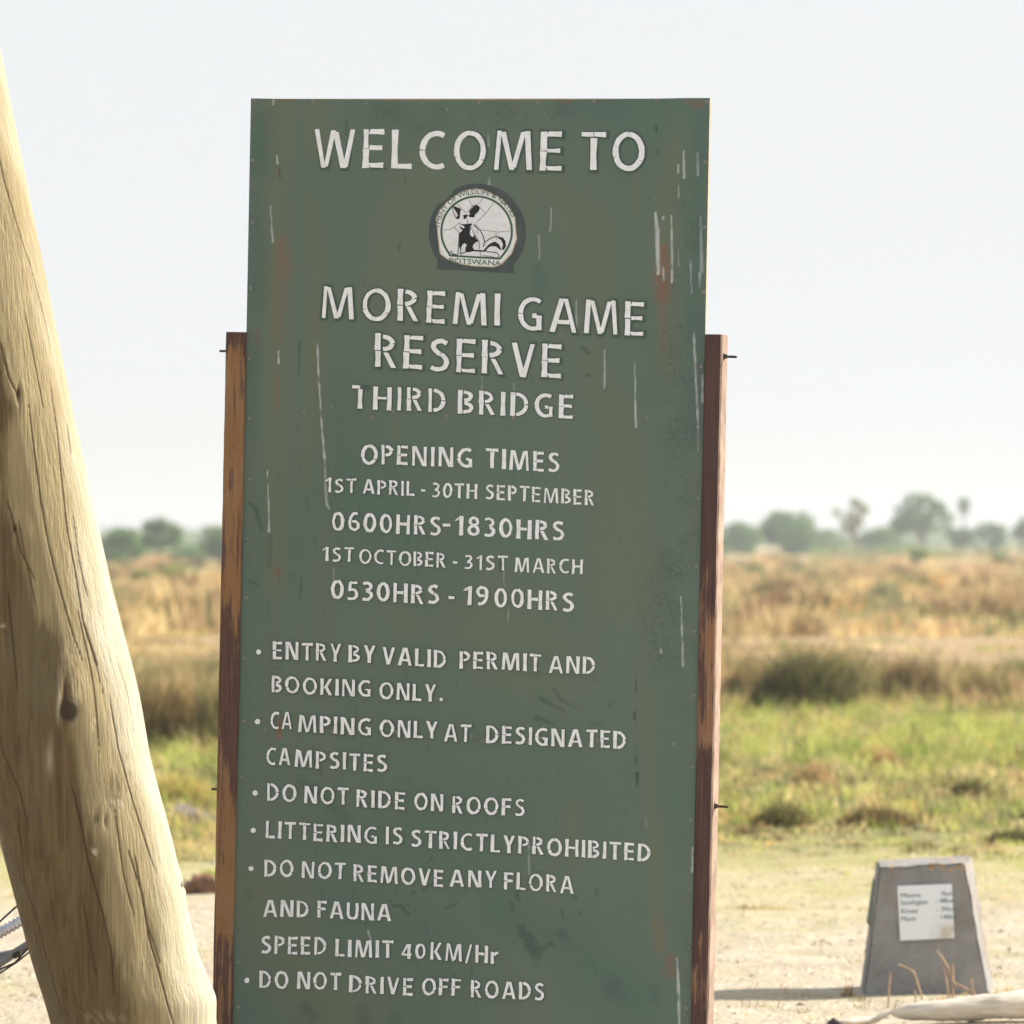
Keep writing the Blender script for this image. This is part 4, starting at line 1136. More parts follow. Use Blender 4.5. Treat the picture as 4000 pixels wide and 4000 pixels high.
def rock(name, px, py, Y, rx, ry, rz, mat, label, cat, seed=1, group=None):
    rr = np.random.default_rng(seed)
    bm = bmesh.new()
    bmesh.ops.create_icosphere(bm, subdivisions=4, radius=1)
    offs = rr.uniform(0, 10, 6)
    for v in bm.verts:
        x, y, z = v.co
        d = 1 + .16 * math.sin(2.3 * x + offs[0] + 1.7 * y) + .12 * math.sin(4.1 * y + offs[1] + 3 * z) + .08 * math.sin(8 * x + 7 * z + offs[2]) + .05 * math.sin(15 * y + 13 * x + offs[3])
        v.co = Vector((x * rx * d, y * ry * d, max(-.4, z) * rz * d))
    me = bpy.data.meshes.new(name); bm.to_mesh(me); bm.free(); me.materials.append(mat)
    me.polygons.foreach_set("use_smooth", [True] * len(me.polygons))
    o = bpy.data.objects.new(name, me); p = at(px, py, Y); p.z = float(ground_h(np.array(p.x), np.array(Y)))
    o.location = p; col.objects.link(o)
    return tag(o, label, cat, group)
rock("stone", 3258, 4000, gy(4010), .03, .03, .028, st, "small black stone at the left end of the pale branch", "stone", 3)
soil = simple("reddish_soil", (0.30, 0.16, 0.09), (0.13, 0.075, 0.05), 14, 0.95, bump=0.8)
soil2 = simple("grey_soil", (0.20, 0.175, 0.17), (0.12, 0.10, 0.10), 10, 0.95, bump=0.8)
rock("dung_heap", 790, 3490, gy(3490), .085, .09, .085, soil, "larger reddish brown dung heap between the leaning pole and the sign post", "dung", 5)
rock("dung_heap", 735, 3478, gy(3492), .05, .06, .06, soil, "smaller reddish dung lump tucked against the leaning pole edge", "dung", 6)
rock("dung_heap", 860, 3492, gy(3488), .05, .06, .05, soil, "low reddish dung lump half hidden behind the left sign post", "dung", 16)
rock("earth_mound", 690, 3195, gy(3205), .16, .3, .075, soil2, "grey earth mound beside the leaning pole at the grass edge", "mound", 7)
rock("earth_mound", 815, 3215, gy(3225), .12, .25, .06, soil2, "grey earth mound beside the left sign post at the grass edge", "mound", 8)
white_stone = simple("white_pebble", (0.6, 0.55, 0.5), (0.45, 0.4, 0.36), 30, 0.9)
rock("stone", 836, 3365, gy(3375), .013, .015, .016, white_stone, "small white pebble in green grass left of the sign post", "stone", 10)

stickm = simple("dry_reed_stalk", (0.50, 0.34, 0.23), (0.38, 0.25, 0.16), 30, 0.8)
YS = gy(3935)
stalks = [
 ([(3468, 3960), (3472, 3880), (3478, 3800)], .0036, "straight dry stalk standing alone before the left half of the marker"),
 ([(3605, 3905), (3590, 3860), (3570, 3800), (3545, 3782), (3510, 3768)], .0036, "dry stalk bent over to the left before the marker"),
 ([(3708, 3912), (3700, 3850), (3685, 3775)], .0036, "dry stalk leaning slightly left in the clump before the marker"),
 ([(3735, 3860), (3715, 3810), (3692, 3760), (3660, 3712)], .0040, "long dry stalk leaning far left, reaching toward the marker plate"),
 ([(3722, 3912), (3723, 3840), (3722, 3765)], .0040, "upright dry stalk in the middle of the clump before the marker"),
 ([(3825, 3900), (3790, 3870), (3735, 3842)], .0034, "dry stalk lying almost flat behind the bleached log"),
 ([(3578, 3925), (3575, 3880), (3572, 3868)], .0030, "short dry stub at the foot of the bent stalk"),
 ([(3500, 3965), (3498, 3930), (3500, 3918)], .0030, "tiny dry stub right of the lone straight stalk"),
 ([(3804, 3892), (3798, 3850), (3793, 3820)], .0032, "short thick dry stub near the right foot of the marker"),
 ([(3858, 3898), (3862, 3885), (3864, 3872)], .0026, "smallest dry stub at the marker's right corner"),
 ([(3036, 3962), (3041, 3925), (3046, 3880)], .0022, "thin dry stalk in the marker's shadow, taller of those beside the sign"),
 ([(2952, 3965), (2956, 3925), (2962, 3900)], .0022, "thin dry stalk in the marker's shadow, second nearest group to the sign post"),
 ([(2925, 3955), (2928, 3925), (2930, 3908)], .0018, "short thin dry stalk in the marker's shadow beside the grass tuft"),
 ([(2898, 3990), (2899, 3940), (2897, 3905)], .0016, "faint thin dry stalk in the marker's shadow nearest to the sign post"),
]
for pts, r_, lab in stalks:
    rough_tube("dry_stalk", [at(x, y, YS - .02) for x, y in pts], [r_, r_ * .95, r_ * .7], stickm, lab, "stalk", 7, 5, "dry stalks around the marker", 0.05)

# ------------------------------------------------------------------ litter on the sand
litm = NT("sand_litter"); lc_, _, _, _ = litm.attr("tint"); litm.base(lc_).rough(0.9).spec(0.1)
n = 14000
yl = 1 / (1 / 14.0 + RNG.uniform(size=n) * (1 / 28.0 - 1 / 14.0)); xl = RNG.uniform(-1, 1, n) * (.16 * yl + 1.2)
kf = smooth_noise(xl * 1.1, yl * .7, 71) + .25 > RNG.uniform(-.4, .5, n)
xl, yl = xl[kf], yl[kf]; n = len(xl)
szl = .003 + .013 * RNG.uniform(size=n) ** 3
zl = ground_h(xl, yl)
dirs = np.array([(1, 0, 0), (0, 1, 0), (-1, 0, 0), (0, -1, 0), (0, 0, 1)], float)
Vl = np.stack([xl, yl, zl - .001], -1)[:, None, :] + dirs[None] * szl[:, None, None] * RNG.uniform(.6, 1.4, (n, 5, 1)) * np.array([1.5, 1.5, .6])
il = np.arange(n)[:, None] * 5
Fl = (il[:, :, None] + np.array([[0, 1, 4], [1, 2, 4], [2, 3, 4], [3, 0, 4]])[None]).reshape(-1, 3)
tl_ = np.array([(.52, .44, .33), (.40, .34, .26), (.26, .20, .13), (.17, .13, .10), (.60, .54, .44)])[RNG.choice(5, n, p=[.32, .25, .2, .08, .15])]
Cl = np.ones((n, 5, 4)); Cl[:, :, :3] = tl_[:, None, :]
lit = np_mesh("sand_litter", Vl.reshape(-1, 3), [Fl], litm.m, None, False, {"tint": Cl.reshape(-1, 4)})
tag(lit, "small clods, pebbles and dry bits littering the sand", "litter", kind="stuff")

# ------------------------------------------------------------------ grasses
veg = NT("grass_blades")
vc, _, _, _ = veg.attr("tint")
veg.base(vc).rough(0.7).spec(0.15)
trn = veg.n("ShaderNodeBsdfTranslucent"); veg.l(vc, trn.inputs[0])
mxs = veg.n("ShaderNodeMixShader"); mxs.inputs[0].default_value = 0.35
veg.l(veg.b.outputs[0], mxs.inputs[1]); veg.l(trn.outputs[0], mxs.inputs[2]); veg.l(mxs.outputs[0], veg.out.inputs[0])
veg = veg.m

def blades(x, y, z, h, wd, lean, tint):
    """numpy grass: five vertices a blade"""
    n = len(x)
    a = RNG.uniform(0, 2 * np.pi, n); b = RNG.uniform(0, 2 * np.pi, n)
    dx, dy = np.cos(a) * wd / 2, np.sin(a) * wd / 2
    lx, ly = np.cos(b) * lean * h, np.sin(b) * lean * h
    V = np.empty((n, 5, 3))
    V[:, 0] = np.stack([x - dx, y - dy, z], -1); V[:, 1] = np.stack([x + dx, y + dy, z], -1)
    V[:, 2] = np.stack([x - dx * .8 + lx * .35, y - dy * .8 + ly * .35, z + h * .6], -1)
    V[:, 3] = np.stack([x + dx * .8 + lx * .35, y + dy * .8 + ly * .35, z + h * .6], -1)
    V[:, 4] = np.stack([x + lx, y + ly, z + h * np.sqrt(np.clip(1 - .4 * lean ** 2, .3, 1))], -1)
    i = np.arange(n) * 5
    q = np.stack([i, i + 1, i + 3, i + 2], -1); t = np.stack([i + 2, i + 3, i + 4], -1)
    C = np.ones((n, 5, 4)); C[:, :, :3] = tint[:, None, :]
    return V.reshape(-1, 3), q, t, C.reshape(-1, 4)

def grass_obj(name, arrs, parent=None, origin=None):
    Vs, Q, T_, C = [], [], [], []
    o = 0
    for V, q, t, c_ in arrs:
        Vs.append(V); Q.append(q + o); T_.append(t + o); C.append(c_); o += len(V)
    V = np.concatenate(Vs)
    if origin is not None: V = V - np.array(origin)
    ob = np_mesh(name, V, [np.concatenate(Q), np.concatenate(T_)], veg, parent, False, {"tint": np.concatenate(C)})
    if origin is not None and parent is None: ob.location = origin
    return ob

PAL = dict(lush=(0.24, 0.31, 0.07), lime=(0.44, 0.47, 0.14), straw=(0.56, 0.46, 0.24), tan=(0.44, 0.32, 0.18), brown=(0.20, 0.13, 0.07), olive=(0.17, 0.165, 0.06), dark=(0.075, 0.085, 0.04), gold=(0.50, 0.35, 0.15), sage=(0.28, 0.29, 0.15))
PA = {k_: np.array(v) * np.array((1.25, 1.2, 1.15)) for k_, v in PAL.items()}
def pick(weights, n, var=.25):
    """weights: dict colour-> array or scalar"""
    keys = list(weights)
    W = np.stack([np.broadcast_to(np.asarray(weights[k_], float), (n,)) for k_ in keys], -1)
    W = np.clip(W, 1e-4, None); W = W / W.sum(-1, keepdims=True)
    u = RNG.uniform(size=(n, 1))
    c_ = (u > np.cumsum(W, -1)).sum(-1).clip(0, len(keys) - 1)
    col_ = np.stack([PA[k_] for k_ in keys])[c_]
    return col_ * RNG.uniform(1 - var, 1 + var, (n, 1))

def clumps(n, y0, y1, half, keepf=None):
    """clump centres spread over a wedge y0..y1, nearer rows denser"""
    u = RNG.uniform(size=n)
    yc = 1 / (1 / y0 + u * (1 / y1 - 1 / y0))
    xc = RNG.uniform(-1, 1, n) * half(yc)
    if keepf is not None:
        k_ = keepf(xc, yc) > RNG.uniform(0, 1, n)
        xc, yc = xc[k_], yc[k_]
    return xc, yc

def clump_blades(xc, yc, per, spread, height, width, tint, lo=.1, hi=.9, var=.22, tip=.6):
    """per blades round each centre, colour shared by the clump; spread, height, width: arrays per clump"""
    n = len(xc)
    r = np.sqrt(RNG.uniform(size=n * per)); a = RNG.uniform(0, 2 * np.pi, n * per)
    S = np.repeat(spread, per)
    x = np.repeat(xc, per) + r * np.cos(a) * S; y = np.repeat(yc, per) + r * np.sin(a) * S
    h = np.repeat(height, per) * RNG.uniform(.5, 1.1, n * per) * (1 - tip * r ** 2)
    t = np.repeat(tint, per, 0) * RNG.uniform(1 - var, 1 + var, (n * per, 1))
    return blades(x, y, ground_h(x, y) - .012, h, np.repeat(width, per) * RNG.uniform(.6, 1.2, n * per), RNG.uniform(lo, hi, n * per), t)

# thin grass on the sand
xc, yc = clumps(11000, 13.5, 28.5, lambda q: .17 * q + 1.5, lambda x, y: .42 + .55 * smooth_noise(x * .9, y * .6, 41) + np.clip((y - 21) * .06, -.1, .4))
n = len(xc)
gn = np.clip((yc - 22) / 4, 0, 1)
short_a = clump_blades(xc, yc, 18, RNG.uniform(.03, .14, n), RNG.uniform(.012, .05, n) * (1 + .5 * gn), RNG.uniform(.003, .006, n),
                       pick({'straw': 1.6, 'sage': .8 + .4 * gn, 'lime': .2 + .8 * gn, 'tan': .4, 'brown': .25, 'olive': .35}, n), .3, 1.2)
thin_g = grass_obj("short_grass", [short_a])
tag(thin_g, "thin bleached grass tufts scattered over the pale sand", "grass", kind="stuff")

# lush green belt
def belt_edge(x, y):
    return 26.6 + 2.6 * smooth_noise(x * .45, y * .1, 43) + 1.0 * smooth_noise(x * 1.7, y * .3, 40)

def belt_keep(x, y):
    e_ = belt_edge(x, y)
    return np.where(y > e_, np.clip(.25 + (y - e_) / 4, 0, 1) * .55 + .6 * smooth_noise(x * .75, y * .35, 46) + .35 * np.clip((y - 34) / 6, 0, 1), 0)
xc, yc = clumps(18000, 24.5, 49, lambda q: .15 * q + 2, belt_keep)
n = len(xc)
f1 = smooth_noise(xc * .55, yc * .30, 44); f2 = smooth_noise(xc * .9, yc * .3, 45)
lu = np.clip((yc - 34) / 5, 0, 1)
belt = clump_blades(xc, yc, 24, RNG.uniform(.06, .2, n), (.10 + .13 * np.clip(f1 + .3, 0, 1) + .08 * lu) * RNG.uniform(.6, 1.35, n) * np.clip(.3 + (yc - belt_edge(xc, yc)) / 4.5, .3, 1), RNG.uniform(.008, .016, n),
                    pick({'lush': .35 + .9 * lu, 'lime': .9 + 1.9 * lu, 'straw': 1.3 * (1 - .65 * lu) + 1.2 * np.clip(f2, 0, 1), 'gold': .15 + .8 * np.clip(f2 * 2, 0, 1) * (1 - .5 * lu), 'brown': .2 + 1.6 * np.clip(-f1 * 2, 0, 1) * (1 - lu),
                          'olive': .8 * (1 - lu), 'sage': .9, 'dark': .15 + 1.2 * np.clip(-f1, 0, 1) * (1 - .6 * lu)}, n), .15, 1.0)
lush = grass_obj("green_grass", [belt])
tag(lush, "bright green and yellow grass belt beyond the sand", "grass", kind="stuff")

# dark sedge band
xc, yc = clumps(3800, 46, 60, lambda q: .14 * q + 3, lambda x, y: .75 + .5 * smooth_noise(x * .5, y * .3, 49))
n = len(xc)
f1 = smooth_noise(xc * .4, yc * .25, 47); f2 = smooth_noise(xc * .8, yc * .4, 48)
sed = clump_blades(xc, yc, 40, RNG.uniform(.15, .45, n), (.42 + .26 * f1) * RNG.uniform(.6, 1.2, n) * np.clip((yc - 44) / 5, .4, 1), RNG.uniform(.014, .026, n),
                   pick({'olive': 1.2 + f2, 'dark': .4 - .8 * f2, 'brown': .8, 'tan': .7 + .8 * f1, 'straw': .6, 'sage': .5, 'gold': .3}, n), .05, .55)
sedge = grass_obj("sedge_band", [sed])
tag(sedge, "band of brown and olive sedge behind the green grass", "sedge", kind="stuff")

# dry flood plain grass out to the trees
xc, yc = clumps(14500, 64, 520, lambda q: .125 * q + 4, lambda x, y: np.where(y < 84, .12, .50) + .7 * smooth_noise(x * .10, y * .035, 51) + .4 * smooth_noise(x * .3, y * .08, 54))
n = len(xc)
f2 = smooth_noise(xc * .22, yc * .05, 52); f3 = smooth_noise(xc * .11, yc * .03, 53)
dry_b = clump_blades(xc, yc, 26, RNG.uniform(.25, .7, n) * (1 + yc / 300), np.where(yc < 84, .4, 1) * np.clip(.40 + .45 * f2, .15, 1.2) * RNG.uniform(.55, 1.4, n), RNG.uniform(.02, .035, n) * (1 + yc / 110),
                     pick({'straw': 1.5, 'tan': 1.2, 'gold': .5 - .3 * f2, 'brown': .25 + 1.3 * np.clip(f2, 0, 1), 'olive': .4 + 3.0 * np.clip(f3, 0, 1), 'sage': .9 + 1.5 * f3, 'lime': .06 + .5 * np.clip(f3 - .1, 0, 1), 'dark': .08 + .9 * np.clip(f2, 0, 1)}, n), .05, .6)
xc, yc = clumps(1500, 86, 420, lambda q: .125 * q + 4, lambda x, y: .55 + .8 * smooth_noise(x * .12, y * .03, 57))
n = len(xc)
f4 = smooth_noise(xc * .15, yc * .04, 58)
big_b = clump_blades(xc, yc, 110, RNG.uniform(.35, .9, n) * (1 + yc / 200), RNG.uniform(.35, .95, n), RNG.uniform(.025, .04, n) * (1 + yc / 110),
                     pick({'brown': .9 + f4, 'olive': .9 - f4, 'sage': .8, 'lime': .1 * np.clip(.3 - f4, 0, 1), 'dark': .25, 'tan': 1.1, 'straw': .8, 'gold': .4}, n), .05, .6, tip=.8)
dry = grass_obj("dry_grass", [dry_b, big_b])
tag(dry, "tan and straw coloured dry grass of the open flood plain", "grass", kind="stuff")

# tussocks that stand out
def tussock(name, px, py, wpx, hpx, weights, label, n=900, lean=.45, Y=None, cat="tussock", group=None):
    Y = Y or gy(py)
    c0 = at(px, py, Y)
    W, H = wpx * Y / F, hpx * Y / F
    rr = np.sqrt(RNG.uniform(size=n)) * W / 2; aa = RNG.uniform(0, 2 * np.pi, n)
    x = c0.x + rr * np.cos(aa); y = Y + rr * np.sin(aa) * .8
    z = ground_h(x, y) - .02
    h = H * RNG.uniform(.55, 1.1, n) * (1 - .72 * (rr / (W / 2)) ** 2)
    gz = float(ground_h(np.array(c0.x), np.array(Y)))
    o = grass_obj(name, [blades(x, y, z, h, RNG.uniform(.5, 1.1, n) * 6 * Y / F, RNG.uniform(.05, lean, n), pick(weights, n))], None, (c0.x, Y, gz))
    return tag(o, label, cat, group)
SD = {'dark': 1.6, 'olive': 1.0, 'brown': .6}
SO_ = {'olive': 1.3, 'sage': .6, 'straw': .4, 'dark': .4}
ST = {'tan': 1, 'straw': .8, 'brown': .5}
G1 = "sedge tussocks at the back of the green grass"
tussock("sedge_tussock", 3135, 2805, 400, 330, {"dark": 1.5, "olive": 1.3, "brown": .5, "sage": .2}, "largest dark green sedge tussock at the back of the bright grass", 3600, .75, group=G1)
tussock("sedge_tussock", 3300, 2775, 280, 290, SO_, "olive sedge tussock touching the right side of the largest dark one", 1800, .6, group=G1)
tussock("sedge_tussock", 3560, 2770, 330, 250, {'brown': 1, 'tan': .6, 'dark': .7, 'olive': .6}, "wide brownish sedge tussock behind the grass, above the concrete marker", 2000, .4, group=G1)
tussock("sedge_tussock", 2900, 2770, 220, 210, {'brown': 1, 'olive': .8, 'tan': .6}, "brown sedge tussock beside the right sign post", 1500, .45, group=G1)
tussock("sedge_tussock", 3850, 2770, 260, 180, {'olive': 1, 'sage': .6, 'tan': .6}, "low olive sedge tussock near the right edge of the grass", 1500, .5, group=G1)
tussock("sedge_tussock", 570, 2960, 200, 380, {"olive": 1, "brown": .7, "tan": .8, "dark": .35}, "tall olive brown sedge tussock touching the leaning pole", 1700, .4, group=G1)
tussock("sedge_tussock", 705, 2950, 220, 420, {'straw': .8, 'tan': 1.1, 'sage': .6, 'brown': .4}, "tall straw and tan sedge tussock standing midway between the pole and the sign post", 1900, .35, group=G1)
tussock("sedge_tussock", 840, 2960, 200, 400, {'tan': 1, 'sage': .8, 'olive': .7}, "tall tan sedge tussock against the left sign post", 1700, .35, group=G1)
tussock("grass_tussock", 3060, 3240, 240, 130, {'olive': 1, 'dark': .9, 'brown': .4, 'lime': .2}, "dark green grass tussock at the sand's edge near the sign", 1400, .7)
tussock("grass_tussock", 3420, 3235, 330, 115, {'brown': .8, 'olive': 1, 'dark': .5, 'gold': .4}, "wide brown grass tussock directly above the concrete marker", 1500, .7)
tussock("grass_tussock", 3790, 3140, 220, 130, {'dark': 1, 'olive': 1, 'brown': .3}, "dark grass tussock in the green belt at the right", 1300, .7)
tussock("grass_tussock", 3460, 3030, 140, 130, {'gold': 1.2, 'tan': 1, 'brown': .3}, "orange dry grass tuft in the middle of the green belt", 700, .5)
tussock("grass_tussock", 3180, 3090, 200, 150, ST, "pale straw grass tuft in the green belt right of the sign", 900, .5)
tussock("grass_tussock", 3950, 3290, 240, 90, {'dark': 1, 'olive': .8, 'brown': .4}, "low dark grass tussock at the right edge of the sand", 1000, .8)
tussock("grass_tussock", 700, 3140, 340, 170, {'lime': 1.2, 'gold': .8, 'straw': .5, 'lush': .5}, "yellow green grass tussock between the pole and the sign post", 2200, .6)
tussock("grass_tussock", 2960, 3545, 330, 50, {"straw": 1, "brown": .6, "tan": .8, "olive": .5}, "flattened straw grass patch on the sand right of the sign", 420, .9)
tussock("grass_tussock", 820, 3420, 100, 50, {'lime': 1, 'lush': 1}, "small green grass tuft behind the reddish dung", 350, .8)
tussock("grass_tussock", 3310, 3890, 60, 90, {'brown': .8, 'tan': 1, 'olive': .5}, "thin brown grass tuft at the marker's left foot", 60, .35)
tussock("grass_tussock", 3150, 3890, 330, 34, {'lush': .6, 'dark': .8, 'lime': .4, 'straw': .5}, "low green grass patch in the marker's shadow", 500, .9)
tussock("grass_tussock", 3690, 3925, 90, 75, {'gold': 1, 'olive': .6, 'straw': .6}, "small golden weed tuft at the foot of the marker", 90, .9)
tussock("grass_tussock", 3500, 3935, 200, 40, {'straw': 1.2, 'tan': .6, 'olive': .5}, "low dry grass growing along the marker's front foot", 160, .9)
tussock("grass_tussock", 3770, 3915, 170, 60, {'straw': 1.0, 'tan': .8, 'brown': .4}, "dry grass behind the log before the marker's right half", 150, .8)
tussock("grass_tussock", 3350, 3910, 120, 45, {'olive': 1.0, 'brown': .6, 'straw': .4}, "dark short grass at the marker's lower left corner", 140, .8)
tussock("grass_tussock", 3950, 3880, 160, 70, {'straw': 1, 'lime': .5, 'olive': .4}, "pale grass tuft beside the right foot of the marker", 130, .8)
tussock("grass_tussock", 2915, 3965, 36, 44, {'straw': 1.2, 'lime': .3}, "tiny straw tuft in the marker's shadow", 40, .5)
tussock("grass_tussock", 3190, 3950, 260, 30, {'lush': .8, 'straw': .5, 'sage': .6}, "low green grass patch in front of the marker's shadow", 260, .9)

# ------------------------------------------------------------------ trees and shrubs
bark = simple("grey_bark", (0.16, 0.13, 0.11), (0.24, 0.20, 0.17), 6, 0.9)
def leaf_cloud(n, blobs, size, weights):
    """leaf quads clustered in several lumps; blobs: (x,y,z,rx,ry,rz)"""
    bl = np.array(blobs)
    wts = (bl[:, 3] * bl[:, 4] * bl[:, 5]) ** .7
    which = RNG.choice(len(bl), n, p=wts / wts.sum())
    d = RNG.normal(size=(n, 3)); d /= np.linalg.norm(d, axis=1)[:, None]
    r = RNG.uniform(.45, 1.08, (n, 1)) ** .7
    c0 = bl[which, :3] + d * r * bl[which, 3:]
    a = RNG.normal(size=(n, 3)); a /= np.linalg.norm(a, axis=1)[:, None]
    b = np.cross(a, RNG.normal(size=(n, 3))); b /= np.linalg.norm(b, axis=1)[:, None]
    sz = size * RNG.uniform(.5, 1.3, (n, 1))
    V = np.stack([c0 - a * sz - b * sz * .5, c0 + a * sz * .4 - b * sz * .6, c0 + a * sz + b * sz * .4, c0 - a * sz * .3 + b * sz * .6], 1)
    C = np.ones((n, 4, 4)); C[:, :, :3] = pick(weights, n)[:, None, :]
    i = np.arange(n) * 4
    return V.reshape(-1, 3), np.stack([i, i + 1, i + 2, i + 3], -1), C.reshape(-1, 4)
PA['leaf'] = np.array((0.085, 0.19, 0.06)); PA['leafl'] = np.array((0.20, 0.34, 0.09)); PA['leafy'] = np.array((0.34, 0.36, 0.13)); PA['greyl'] = np.array((0.27, 0.25, 0.17)); PA['yel'] = np.array((0.30, 0.32, 0.07))

def tree(name, px, top, wpx, Y, kind, label, cat="tree", group=None, trunk_frac=.4):
    b = at(px, 0, Y); s_ = Y / F
    gz = float(ground_h(np.array(b.x), np.array(Y)))
    H = CAMZ + (HZ - top) * s_ - gz
    W = wpx * s_
    root = empty(name, (b.x, Y, gz), label, cat, group)
    r_ = random.Random(int(px * 7 + top))
    z0 = H * trunk_frac
    tw = max(.05, H * .028)
    geos = []
    blobs = []
    nb_ = {'bush': 20, 'dense': 26, 'sparse': 15, 'shrub': 6}[kind]
    for i in range(nb_):
        a = r_.uniform(0, 6.283); q = math.sqrt(r_.uniform(0, 1)) * (.44 if kind in ('dense', 'sparse') else .42)
        zz = r_.uniform(.12 if kind in ('bush', 'shrub') else trunk_frac, .86)
        k_ = (1 - .5 * abs(zz - .5)) if kind != 'sparse' else 1.0
        rad = W * {'bush': .17, 'dense': .13, 'sparse': .10, 'shrub': .28}[kind] * r_.uniform(.5, 1.5)
        rz = min(rad * .8, H * .25)
        bx, by, bz = math.cos(a) * q * W * k_, math.sin(a) * q * W * k_, min(zz * H, H - rz)
        blobs.append((bx, by, max(bz, rz * .7), rad, rad, rz))
    k_ = .16 if kind in ('bush', 'shrub') else .11
    blobs.append((r_.uniform(-.1, .1) * W, 0, H - W * k_, W * (k_ + .04), W * (k_ + .04), W * k_))
    for bx, by, bz, *_r in blobs[::1 if kind == 'sparse' else 2]:
        geos.append(tube_geo([(0, 0, min(z0 * .6, bz * .4)), (bx * .45, by * .45, (z0 * .6 + bz) * .55), (bx, by, bz)], [tw * .6, tw * .35, tw * .12], 6, False))
    geos.append(tube_geo([(0, 0, -.3), (r_.uniform(-.05, .05) * H, 0, z0 * .5), (r_.uniform(-.04, .04) * H, 0, z0 * 1.1)], [tw * 1.25, tw, tw * .7], 8))
    V, Fc = join(geos)
    mesh_obj("trunk", V, Fc, bark, root, True)
    wts = {'bush': {'leaf': 1.2, 'leafl': 1, 'leafy': .3}, 'dense': {'leaf': 1.2, 'leafl': 1, 'greyl': .4}, 'sparse': {'leafy': .8, 'greyl': 1, 'leafl': .5}, 'shrub': {'leafl': 1, 'leafy': .8, 'yel': .4}}[kind]
    if 'yellow' in label: wts = {'yel': 1.4, 'leafy': .7}
    n = {'bush': 4200, 'dense': 4600, 'sparse': 1700, 'shrub': 1300}[kind]
    V, q, C = leaf_cloud(n, blobs, W * {'bush': .030, 'dense': .028, 'sparse': .028, 'shrub': .05}[kind], wts)
    np_mesh("crown", V, [q], veg, root, False, {"tint": C})
    return root
GT = "trees along the far edge of the flood plain"
for a in [
    ("tree", 2890, 2035, 175, 470, 'bush', "rounded dark bushy tree next to the right sign post on the horizon", .2),
    ("tree", 3055, 1998, 270, 480, 'bush', "wide bushy green tree, second to the right of the sign post", .25),
    ("tree", 3335, 1945, 165, 430, 'sparse', "thin sparse olive tree with bare limbs, standing apart on the horizon", .5),
    ("tree", 3600, 1925, 250, 520, 'dense', "tallest leafy tree on the right horizon, just left of the palm", .38),
    ("tree", 3445, 2058, 190, 540, 'bush', "low dark bushy tree between the sparse tree and the tallest tree", .2),
    ("tree", 3765, 2062, 130, 560, 'dense', "low round bushy tree under the palm", .2),
    ("tree", 3875, 2038, 140, 560, 'dense', "low wide bushy tree to the right of the palm", .2),
    ("tree", 3995, 2015, 100, 500, 'dense', "leafy tree cut by the right edge of the picture", .3),
    ("tree", 3215, 2068, 200, 620, 'bush', "faint low tree left of the sparse tree, far off", .2),
    ("tree", 470, 2062, 240, 330, 'bush', "broad greyish bushy tree beside the leaning pole on the horizon", .25),
    ("tree", 622, 2020, 175, 335, 'dense', "tallest tree on the left horizon, between the pole and the sign", .35),
    ("tree", 735, 2132, 190, 360, 'bush', "lowest bushy tree between the pole and the sign", .2),
    ("tree", 865, 2050, 200, 345, 'bush', "dark bushy tree half hidden by the left sign post", .25)]:
    tree(a[0], a[1], a[2], a[3], a[4], a[5], a[6], "tree", GT, a[7])
# a few more of the same belt that a step to the side would uncover
for px, top, wpx, Y, kd, lab in [(120, 2060, 180, 430, 'dense', "leafy horizon tree hidden behind the leaning pole"), (1250, 2040, 200, 450, 'bush', "bushy horizon tree hidden behind the left part of the sign board"),
                                 (1800, 2000, 220, 500, 'dense', "leafy horizon tree hidden behind the middle of the sign board"), (2400, 2050, 200, 480, 'bush', "bushy horizon tree hidden behind the right part of the sign board"),
                                 (4180, 2030, 190, 500, 'bush', "bushy horizon tree just outside the right edge"), (-220, 2040, 200, 470, 'bush', "bushy horizon tree just outside the left edge")]:
    tree("tree", px, top, wpx, Y, kd, lab, "tree", GT, .25)
GS = "shrubs on the flood plain"
for px, top, wpx, Y, lab in [(3590, 2138, 110, 300, "olive shrub in the dry grass below the tallest tree"), (540, 2225, 120, 190, "bright yellow green shrub beside the leaning pole"), (650, 2212, 120, 195, "second yellow green shrub, midway between pole and sign"),
                             (3850, 2425, 110, 92, "dark shrub on the bare patch near the right edge"), (3770, 2462, 90, 88, "low shrub left of the dark one near the right edge"), (3230, 2440, 90, 96, "small shrub in dry grass right of the sign"),
                             (2960, 2205, 90, 220, "grey shrub in dry grass near the right sign post"), (3900, 2160, 80, 300, "small shrub under the trees at the right edge"), (3420, 2300, 110, 150, "yellow green shrub in the middle of the dry grass"),
                             (3160, 2250, 80, 180, "yellow leafy shrub in dry grass below the wide bushy tree"), (760, 2225, 70, 200, "small grey shrub left of the sign post")]:
    tree("shrub", px, top, wpx, Y, 'shrub', lab, "shrub", GS, .15)

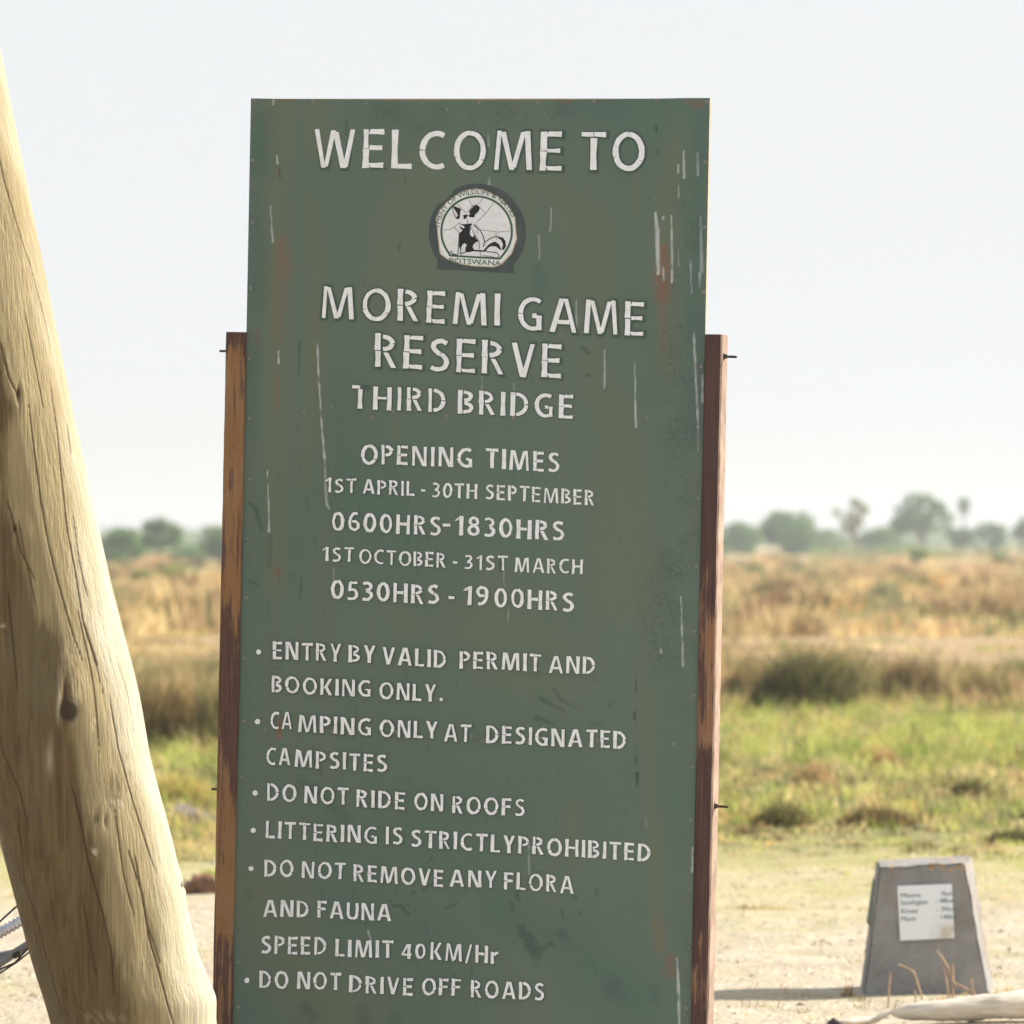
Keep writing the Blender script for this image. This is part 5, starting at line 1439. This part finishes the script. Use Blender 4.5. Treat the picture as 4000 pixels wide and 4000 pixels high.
# palm
YPm = 600
pb = at(3765, 0, YPm); s_ = YPm / F
palm = empty("palm_tree", (pb.x, YPm, 0), "tall thin palm with a small round crown on the right horizon", "palm")
Hp = CAMZ + (HZ - 1975) * s_
V, Fc = tube_geo([(0, 0, -.3), (.05, 0, Hp * .5), (0, 0, Hp)], [.22, .17, .15], 8); mesh_obj("trunk", V, Fc, bark, palm, True)
n = 800
d = RNG.normal(size=(n, 3)); d[:, 2] = d[:, 2] * .8 + .1; d /= np.linalg.norm(d, axis=1)[:, None]
L = RNG.uniform(.45, 1.15, (n, 1)) * (1 + .25 * np.sin(5 * np.arctan2(d[:, 1:2], d[:, 0:1]) + 2 * d[:, 2:3]))
c0 = np.array([0, 0, Hp]) + d * L * .92
side = np.cross(d, np.array([0, 0, 1.0])); side /= np.linalg.norm(side, axis=1)[:, None] + 1e-6
V = np.stack([c0 - side * .05 - d * .25, c0 + side * .05 - d * .25, c0 + side * .07 + d * .1, c0 - side * .07 + d * .1], 1).reshape(-1, 3)
i = np.arange(n) * 4
C = np.ones((n, 4, 4)); C[:, :, :3] = pick({'leaf': 1, 'leafl': .8, 'greyl': .8}, n)[:, None, :]
np_mesh("crown", V, [np.stack([i, i + 1, i + 2, i + 3], -1)], veg, palm, False, {"tint": C.reshape(-1, 4)})

# far low woodland that closes the horizon
m = 420
bx = RNG.uniform(-260, 280, m); by = RNG.uniform(900, 1050, m); hh = RNG.uniform(1.8, 3.2, m) + 1.0 * smooth_noise(bx * .02, by * 0, 61)
V, q, C = leaf_cloud(26000, np.stack([bx, by, hh * .5, RNG.uniform(3, 6, m), RNG.uniform(3, 6, m), hh * .55], -1), .55, {'leaf': 1, 'leafl': 1, 'greyl': .5})
m2 = 240
bx = RNG.uniform(-95, 100, m2); by = RNG.uniform(380, 640, m2); hh = RNG.uniform(.6, 1.5, m2) * (1.0 + .6 * smooth_noise(bx * .12, by * .02, 62))
V2, q2, C2 = leaf_cloud(20000, np.stack([bx, by, hh * .45, RNG.uniform(.9, 2.6, m2), RNG.uniform(.9, 2.6, m2), hh * .55], -1), .16, {'leaf': .8, 'leafl': 1.2, 'greyl': .8, 'leafy': .7})
V, q, C = np.concatenate([V, V2]), np.concatenate([q, q2 + len(V)]), np.concatenate([C, C2])
fw = np_mesh("far_woodland", V, [q], veg, None, False, {"tint": C})
tag(fw, "low hazy woodland line closing the far horizon", "woodland", kind="stuff")

# ------------------------------------------------------------------ haze
V, Fc = box_geo(-700, 700, -310, 1960, -2.5, 16)
hm = bpy.data.materials.new("haze")
hm.use_nodes = True
hn = hm.node_tree.nodes; hl = hm.node_tree.links
hn.remove(hn["Principled BSDF"])
pv = hn.new("ShaderNodeVolumePrincipled")
pv.inputs["Color"].default_value = (0.92, 0.96, 1.0, 1)
pv.inputs["Density"].default_value = 0.0005
pv.inputs["Anisotropy"].default_value = 0.3
hl.new(pv.outputs[0], hn["Material Output"].inputs["Volume"])
haze = mesh_obj("haze", V, Fc, hm)
tag(haze, "pale haze hanging over the flood plain", "haze", kind="stuff")
